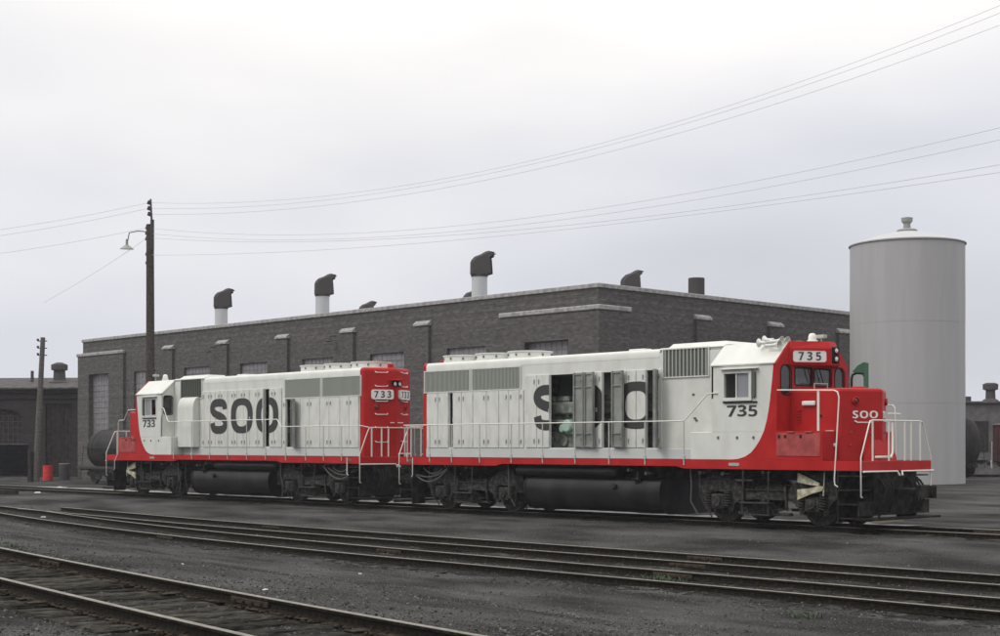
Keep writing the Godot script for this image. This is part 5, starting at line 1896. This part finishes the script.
func make_poles() -> void:
	# tall pole behind the far locomotive
	var b := Vector3(-32.89, -0.13, -4.35)
	var root := thing("utility_pole", "tall wooden utility pole with insulators rising behind the far locomotive's cab", "utility pole", b)
	var H := 12.1
	var p := MB.new()
	p.tube([Vector3(0, -0.3, 0), Vector3(0.02, 6, 0), Vector3(0.0, H, 0)], 0.21, 12, 0.17)
	obj("pole", p, M.pole, root)
	var ext := MB.new()
	ext.box(Vector3(0.13, H - 1.2, -0.07), Vector3(0.25, H + 0.2, 0.07), 0.01)
	ext.tube([Vector3(0.18, H - 0.3, 0), Vector3(0.05, H + 1.15, 0)], 0.06, 6, 0.045)
	obj("extension_bracket", ext, M.vent_dark, root)
	for q in [[H - 0.1, -0.26], [H - 0.35, -0.27], [H - 0.6, -0.28], [H + 1.02, -0.1], [H + 0.76, -0.1], [H + 0.5, -0.08], [H - 1.3, -0.26], [H - 1.7, -0.25]]:
		var i := MB.new()
		i.lathe([Vector2(0.04, -0.1), Vector2(0.09, -0.08), Vector2(0.09, 0.0), Vector2(0.05, 0.03), Vector2(0.07, 0.06), Vector2(0, 0.1)], Vector3(q[1], q[0], 0.0), Vector3.UP, 8)
		i.tube([Vector3(q[1], q[0] - 0.08, 0), Vector3(0.0, q[0] - 0.12, 0)], 0.025, 5)
		obj("insulator", i, M.vent_dark, root)
	# bracket lamp beside the pole
	var sd := Vector3(-0.69, 0, 0.724)      # to the left as the yard sees it
	var l := MB.new()
	l.tube([Vector3(0, H - 0.35, 0), sd * 0.55 + Vector3(0, H - 0.30, 0), sd * 0.95 + Vector3(0, H - 0.38, 0), sd * 1.02 + Vector3(0, H - 0.75, 0)], 0.025, 6)
	var arm := obj("lamp_arm", l, M.vent_dark, root)
	var sh := MB.new()
	sh.lathe([Vector2(0.05, 0.45), Vector2(0.06, 0.2), Vector2(0.30, 0.02), Vector2(0.31, -0.02), Vector2(0.06, 0.08), Vector2(0, 0.08)], sd * 1.06 + Vector3(0, H - 1.12, 0), Vector3(0.1, 1, 0.05), 18)
	obj("lamp_shade", sh, M.latch_pale, arm)
	# shorter leaning pole at the old engine house
	var r2 := thing("utility_pole", "short leaning weathered pole beside the red barrel", "utility pole", Vector3(-50.75, -0.15, -7.49))
	var p2 := MB.new()
	p2.tube([Vector3(-0.02, -0.3, 0.0), Vector3(0.12, 4.0, -0.14), Vector3(0.26, 8.1, -0.29)], 0.20, 10, 0.13)
	obj("pole", p2, M.pole_grey, r2)
	for y in [7.9, 7.5, 7.1]:
		var i := MB.new()
		i.tube([Vector3(0.05, y, -0.08), Vector3(0.42, y, -0.45)], 0.03, 5)
		i.lathe([Vector2(0.04, 0.0), Vector2(0.07, 0.02), Vector2(0.07, 0.12), Vector2(0, 0.14)], Vector3(0.06, y, -0.09), Vector3.UP, 8)
		obj("insulator", i, M.vent_dark, r2)
	var bx := MB.new()
	bx.box(Vector3(-0.35, 0.0, 0.0), Vector3(0.05, 1.7, 0.35), 0.03)
	obj("switch_box", bx, M.wood_dark, r2)

func wire(a: Vector3, b: Vector3, sag: float, label: String) -> void:
	var m := MB.new()
	var pts := []
	for i in 41:
		var t := i / 40.0
		pts.append(a.lerp(b, t) - Vector3(0, sag * 4.0 * t * (1.0 - t), 0))
	m.tube(pts, 0.0075, 5)
	var o := obj("overhead_wire", m, M.wire, self)
	tag(o, label, "wire", "overhead wires")

func make_wires() -> void:
	var p := Vector3(-32.9, 0, -4.35)
	var hi := [[12.98, Vector3(12.19, 17.79, -13.97), 2.6], [12.72, Vector3(12.5, 17.4, -13.7), 2.45], [12.45, Vector3(12.19, 16.96, -13.97), 2.3]]
	var nm := ["top", "middle", "bottom"]
	for i in 3:
		var q: Array = hi[i]
		wire(p + Vector3(-0.1, q[0], 0), q[1], q[2], "thin wire sagging right from the %s insulator of the tall pole's extension" % nm[i])
	var lo := [[11.85, Vector3(15.62, 10.08, -3.07), 1.6], [11.6, Vector3(15.9, 9.7, -2.9), 1.5], [11.4, Vector3(15.62, 8.84, -3.07), 1.1], [10.6, Vector3(15.9, 8.5, -2.9), 0.7]]
	var nl := ["topmost", "second", "third", "lowest"]
	for i in 4:
		var q: Array = lo[i]
		wire(p + Vector3(-0.26, q[0], 0), q[1], q[2], "%s of the four low wires leaving the tall pole towards the storage tank" % nl[i])
	for q in [[12.98, 10.9, "highest"], [12.72, 10.6, "middle"], [11.85, 9.9, "lowest"]]:
		wire(p + Vector3(-0.1, q[0], 0), Vector3(-46.0, q[1], 9.0), 0.5, "%s of three wires running from the tall pole over the old engine house" % q[2])
	wire(p + Vector3(-0.2, 11.4, 0), Vector3(-36.2, 8.4, -0.8), 0.1, "short slanting stay wire beside the pole lamp")

func rolling_truck(root: Node, x: float, z: float) -> void:
	var t := MB.new()
	for s in [-1.0, 1.0]:
		t.prism(P([x - 1.2, 0.5, x - 0.9, 0.75, x + 0.9, 0.75, x + 1.2, 0.5, x + 1.0, 0.4, x + 0.3, 0.45, x + 0.25, 0.25, x - 0.25, 0.25, x - 0.3, 0.45, x - 1.0, 0.4]), z + s * 0.95, z + s * 1.05, "z")
	t.box(Vector3(x - 0.25, 0.5, z - 0.9), Vector3(x + 0.25, 0.8, z + 0.9))
	var tr := obj("truck", t, M.grime, root)
	for e in [-0.84, 0.84]:
		for s in [-1.0, 1.0]:
			var w := MB.new()
			w.lathe([Vector2(0, 0.06), Vector2(0.12, 0.06), Vector2(0.3, 0.02), Vector2(0.42, 0.05), Vector2(0.42, -0.05), Vector2(0.45, -0.08), Vector2(0, -0.08)], Vector3(x + e, 0.42, z + s * 0.75), Vector3(0, 0, s), 20)
			obj("wheel", w, M.grime, tr)

func tank_car(label: String, at: Vector3, turn: float, L: float, R: float, cy: float) -> void:
	var root := thing("tank_car", label, "tank car", at, turn, "tank cars in the background")
	var m := MB.new()
	var pr := []
	for i in 7:
		var a := PI / 2 * i / 6.0
		pr.append(Vector2(R * sin(a), 0.5 - 0.5 * cos(a)))
	for i in 7:
		var a := PI / 2 * (6 - i) / 6.0
		pr.append(Vector2(R * sin(a), L - 0.5 + 0.5 * cos(a)))
	m.lathe(pr, Vector3(-L / 2, cy, 0), Vector3(1, 0, 0), 32)
	var body := obj("tank_body", m, M.car_black, root)
	var d := MB.new()
	d.lathe([Vector2(0.55, 0), Vector2(0.55, 0.42), Vector2(0.4, 0.55), Vector2(0, 0.58)], Vector3(0, cy + R - 0.08, 0), Vector3.UP, 18)
	obj("dome", d, M.car_black, body)
	for x in [-L / 2 + 0.9, L / 2 - 0.9]:
		var b := MB.new()
		b.lathe([Vector2(R + 0.02, -0.05), Vector2(R + 0.03, -0.05), Vector2(R + 0.03, 0.05), Vector2(R + 0.02, 0.05)], Vector3(x, cy, 0), Vector3(1, 0, 0), 32)
		obj("band", b, M.grime, body)
	var f := MB.new()
	f.box(Vector3(-L / 2 - 0.1, 0.75, -0.25), Vector3(L / 2 + 0.1, cy - R + 0.12, 0.25))
	for s in [-1.0, 1.0]:
		f.box(Vector3(-L / 2 - 0.1, 0.78, s * 1.1), Vector3(L / 2 + 0.1, 0.92, s * 1.4), 0.01)
	for x in [-L / 2 + 0.3, L / 2 - 0.3]:
		f.box(Vector3(x - 0.1, 0.72, -1.39), Vector3(x + 0.1, 0.775, 1.39))
	obj("frame", f, M.grime, root)
	for s in [-1.0, 1.0]:
		var h := MB.new()
		h.tube([Vector3(-L / 2 + 0.2, cy + 0.1, s * (R + 0.1)), Vector3(L / 2 - 0.2, cy + 0.1, s * (R + 0.1))], 0.02, 5)
		for i in 5:
			var x := lerpf(-L / 2 + 0.5, L / 2 - 0.5, i / 4.0)
			h.tube([Vector3(x, cy + 0.1, s * (R + 0.1)), Vector3(x, cy + 0.1, s * (R - 0.05))], 0.02, 5)
		obj("handrail", h, M.grime, root)
		var ld := MB.new()
		for e in [-1.0, 1.0]:
			ld.tube([Vector3(s * (L / 2 + 0.02), 0.5, e * 1.15), Vector3(s * (L / 2 + 0.02), cy + 0.2, e * 1.0)], 0.02, 5)
		for i in 4:
			ld.tube([Vector3(s * (L / 2 + 0.02), 0.7 + i * 0.35, -1.1), Vector3(s * (L / 2 + 0.02), 0.7 + i * 0.35, -0.7)], 0.02, 5)
		obj("end_ladder", ld, M.grime, root)
	rolling_truck(root, -L / 2 + 1.6, 0.0)
	rolling_truck(root, L / 2 - 1.6, 0.0)

func make_cars() -> void:
	tank_car("small black tank car parked behind the red nose of locomotive 733", Vector3(-39.9, -0.12, -8.6), 0.0, 11.0, 1.06, 1.80)
	tank_car("black tank car parked behind the tall grey storage tank", Vector3(-18.2, 0.2, -41.6), 0.0, 11.6, 1.42, 1.82)
	var root := thing("box_car", "dull red box car coupled beyond the black tank car", "box car", Vector3(-4.6, 0.2, -41.6))
	var b := MB.new()
	b.box(Vector3(-6, 0.85, -1.4), Vector3(6, 2.75, 1.4), 0.03)
	obj("body", b, M.car_red, root)
	var r := MB.new()
	r.prism(P([-1.5, 2.751, 0, 2.95, 1.5, 2.751]), -6.05, 6.05, "x")
	obj("roof", r, M.roof_old, root)
	for i in 16:
		var rb := MB.new()
		rb.box(Vector3(-5.8 + i * 0.76, 0.9, 1.401), Vector3(-5.7 + i * 0.76, 2.7, 1.45), 0.01)
		obj("rib", rb, M.car_red, root)
	var f := MB.new()
	f.box(Vector3(-6.3, 0.6, -0.3), Vector3(6.3, 0.849, 0.3))
	f.box(Vector3(-7.0, 0.66, -0.1), Vector3(-6.0, 0.84, 0.1))
	obj("frame", f, M.grime, root)
	var w := MB.new()
	w.tube([Vector3(-6.08, 0.5, 1.3), Vector3(-6.08, 1.9, 1.3)], 0.03, 5)
	w.tube([Vector3(-6.08, 0.5, 0.9), Vector3(-6.08, 1.9, 0.9)], 0.03, 5)
	for i in 4:
		w.tube([Vector3(-6.08, 0.6 + i * 0.4, 0.9), Vector3(-6.08, 0.6 + i * 0.4, 1.3)], 0.03, 5)
	w.box(Vector3(-6.2, 0.55, 0.95), Vector3(-6.09, 0.95, 1.25), 0.02)
	obj("ladder", w, M.rail_white, root)
	rolling_truck(root, -4.4, 0.0)
	rolling_truck(root, 4.4, 0.0)

func barrel(label: String, at: Vector3, m: Material, h: float, r: float, lid: Material) -> void:
	var root := thing("barrel", label, "barrel", at)
	var b := MB.new()
	b.lathe([Vector2(0, 0), Vector2(r, 0), Vector2(r, h * 0.31), Vector2(r + 0.018, h * 0.33), Vector2(r, h * 0.35), Vector2(r, h * 0.64), Vector2(r + 0.018, h * 0.66), Vector2(r, h * 0.68), Vector2(r, h - 0.03)], Vector3.ZERO, Vector3.UP, 24)
	obj("drum", b, m, root)
	var l := MB.new()
	l.lathe([Vector2(r + 0.012, h - 0.035), Vector2(r + 0.012, h), Vector2(r - 0.02, h), Vector2(r - 0.03, h - 0.02), Vector2(0, h - 0.02)], Vector3.ZERO, Vector3.UP, 24)
	obj("lid", l, lid, root)

func make_small() -> void:
	barrel("bright red steel barrel at the foot of the leaning pole", Vector3(-53.9, -0.15, -9.75), M.barrel, 0.88, 0.28, M.barrel)
	barrel("dark steel barrel with a pale lid beside the red barrel", Vector3(-54.5, -0.15, -11.1), M.barrel_dark, 0.98, 0.30, M.grille)
	# green steel swing arm standing behind the red nose
	var root := thing("water_column", "green steel swing arm standing behind the red nose of locomotive 735", "water column", Vector3(1.17, 0.0, -9.65))
	var g := MB.new()
	g.box(Vector3(-0.06, 0.0, -0.06), Vector3(0.06, 4.46, 0.06), 0.01)
	var post := obj("post", g, M.green_steel, root)
	var gs := MB.new()
	var to := Vector3(-0.69, 0, 0.724)
	gs.xf = Transform3D(Basis(to, Vector3.UP, to.cross(Vector3.UP)), Vector3.ZERO)
	gs.prism(P([0.0, 3.95, 0.0, 4.48, 0.10, 4.47, 0.26, 4.38, 0.40, 4.22, 0.42, 4.16, 0.18, 4.15]), -0.03, 0.03, "z")
	obj("gusset", gs, M.green_steel, root)
	var h := MB.new()
	h.xf = gs.xf
	h.tube([Vector3(0.08, 4.13, 0), Vector3(0.30, 4.14, 0), Vector3(0.42, 4.08, 0), Vector3(0.45, 3.95, 0), Vector3(0.45, 2.6, 0)], 0.04, 8)
	obj("hose", h, M.rubber, root)
	# litter and clods on the cinders
	for q in [[11.74, 19.93, 0.05, "white paper scrap beside the joint bar of the nearest rail"], [6.48, 17.84, 0.05, "small pale scrap on the cinders between the nearest and the middle track"], [6.38, 14.32, 0.05, "pale scrap on the cinders beside the joint of the middle track"], [-38.18, -2.6, 0.2, "white scrap on the ground below the short leaning pole"], [-31.84, 1.6, 0.2, "white scrap ahead of locomotive 733 beside its track"], [-16.21, 9.0, 0.13, "pale lump lying at the switch of the middle track"]]:
		var pos := Vector3(q[0], 0, q[1])
		var h0 := gh_fine(pos.x, pos.z)
		var m := MB.new()
		var s: float = q[2] * 0.62
		m.xf = Transform3D(Basis(Vector3.UP, rng.randf() * TAU), Vector3(pos.x, h0, pos.z))
		m.loft([[Vector3(-s, 0, -s * 0.7), Vector3(s * 0.9, 0, -s * 0.8), Vector3(s, 0, s * 0.6), Vector3(-s * 0.8, 0, s * 0.8)], [Vector3(-s * 0.9, s * 0.35, -s * 0.5), Vector3(s * 0.6, s * 0.5, -s * 0.6), Vector3(s * 0.8, s * 0.25, s * 0.5), Vector3(-s * 0.6, s * 0.45, s * 0.6)]])
		var o := obj("paper_scrap", m, M.paper, self)
		tag(o, q[3], "litter", "paper litter on the cinders")
	# weeds at the rail joints
	for q in [[10.54, 11.25, 0.17, 110, "green weed tuft at the joint between the rails of the middle track"], [2.88, 18.9, 0.10, 24, "small weed tuft beside the rail of the nearest track"], [15.04, 13.92, 0.14, 26, "sparse weed patch on the cinders near the middle track"]]:
		var pos := Vector3(q[0], 0, q[1])
		var h0 := gh_fine(pos.x, pos.z)
		var m := MB.new()
		for i in q[3]:
			var a := rng.randf() * TAU
			var rr := rng.randf_range(0.0, q[2] * 2.2)
			var b := Vector3(pos.x + cos(a) * rr * 1.4, h0, pos.z + sin(a) * rr * 0.5)
			var tip := b + Vector3(rng.randfn(0.0, 0.05), rng.randf_range(0.03, 0.12), rng.randfn(0.0, 0.05))
			var sd := Vector3(cos(a * 3.0), 0, sin(a * 3.0)) * 0.012
			var md := b.lerp(tip, 0.5) + Vector3(0, 0.012, 0)
			m.quad(b - sd * 0.5, b + sd * 0.5, md + sd, md - sd, Vector3(0.3, 1, 0.4))
			m.tri(md - sd, md + sd, tip, Vector3(0.3, 1, 0.4))
		var o := obj("weed_tuft", m, M.weed, self)
		tag(o, q[4], "weed", "weeds between the rails")
	# dark timber lying at the yard edge
	var t := MB.new()
	t.xf = Transform3D(Basis(Vector3.UP, 0.6), Vector3(-31.5, gh(-31.5, 3.6), 3.6))
	t.box(Vector3(-1.2, 0, -0.12), Vector3(1.0, 0.2, 0.12), 0.01)
	var tb := obj("timber", t, M.wood_dark, self)
	tag(tb, "dark squared timber lying on the cinders beyond the middle track", "timber")

# ------------------------------------------------------------------ sky
func sky_texture() -> ImageTexture:
	var w := 1024
	var h := 512
	var im := Image.create(w, h, false, Image.FORMAT_RGBF)
	var f := FastNoiseLite.new()
	f.seed = 21
	f.frequency = 1.5
	f.fractal_octaves = 5
	for y in h:
		var el := PI / 2 - PI * (y + 0.5) / h
		for x in w:
			var az := TAU * (x + 0.5) / w
			var dir := Vector3(sin(az) * cos(el), sin(el), -cos(az) * cos(el))
			var up := maxf(dir.y, 0.0)
			# overcast: the vault grows brighter towards the zenith, thinner cloud lets more light through here and there
			var n := f.get_noise_3d(dir.x * 0.9, dir.y * 3.0, dir.z * 0.9)
			var thin := exp(-pow(dir.angle_to(Vector3(-0.77, 0.36, -0.55).normalized()) / 0.27, 2.0))
			var l := 0.60 + 0.52 * pow(up, 0.85) + 0.66 * up * up
			l *= 1.0 + 0.30 * n + 0.18 * thin
			var warm := clampf((up - 0.14) * 3.5 + n * 0.9 + thin * 0.7, 0.0, 1.0)
			var c := Color(0.965, 0.985, 1.075).lerp(Color(1.02, 1.0, 0.985), warm)
			if dir.y < 0.0:
				l = 0.60
			im.set_pixel(x, y, Color(c.r * l, c.g * l, c.b * l))
	return ImageTexture.create_from_image(im)

func _ready() -> void:
	rng.seed = 735
	# camera: shifted lens, so that verticals stay upright
	var cam := Camera3D.new()
	cam.name = "camera"
	cam.projection = Camera3D.PROJECTION_FRUSTUM
	cam.near = 0.1
	cam.far = 6000.0
	cam.keep_aspect = Camera3D.KEEP_WIDTH
	cam.size = 0.1 * 1000.0 / 1447.57
	cam.frustum_offset = Vector2(0.0, 0.1 * (445.74 - 318.0) / 1447.57)
	add_child(cam)
	cam.position = Vector3(25.9, 1.8816, 29.6235)
	cam.rotation.y = PI / 2 - 0.7611666513
	cam.current = true
	# overcast sky, soft sun behind cloud
	var env := Environment.new()
	env.background_mode = Environment.BG_SKY
	var sky := Sky.new()
	var pm := PanoramaSkyMaterial.new()
	pm.panorama = sky_texture()
	sky.sky_material = pm
	env.sky = sky
	env.tonemap_mode = Environment.TONE_MAPPER_LINEAR
	env.tonemap_exposure = 1.06
	env.sdfgi_enabled = true
	env.ssao_enabled = true
	env.ssil_enabled = true
	# damp hazy air
	env.fog_enabled = true
	env.fog_density = 0.00045
	env.fog_light_color = Color(0.80, 0.81, 0.84)
	var we := WorldEnvironment.new()
	we.name = "world_environment"
	we.environment = env
	add_child(we)
	var sun := DirectionalLight3D.new()
	sun.name = "sun"
	sun.light_energy = 0.38
	sun.light_angular_distance = 25.0
	sun.light_color = Color(1.0, 0.98, 0.95)
	sun.shadow_enabled = true
	add_child(sun)
	sun.look_at_from_position(Vector3(-8, 22, 20), Vector3.ZERO)
	make_materials()
	make_ground()
	make_tracks()
	make_pale_strip()
	make_shop()
	make_old_house()
	make_far_right()
	make_silo()
	wheel_m = wheel_mesh()
	spring_m = coil_mesh()
	make_locomotive("735", "white locomotive with red nose numbered 735, engine doors hanging open", Vector3.ZERO, 0.0)
	make_locomotive("733", "white locomotive numbered 733 with a complete black lettering on its side", Vector3(-UNIT_GAP, 0, 0), PI)
	make_poles()
	make_wires()
	make_cars()
	make_small()
	make_gravel()
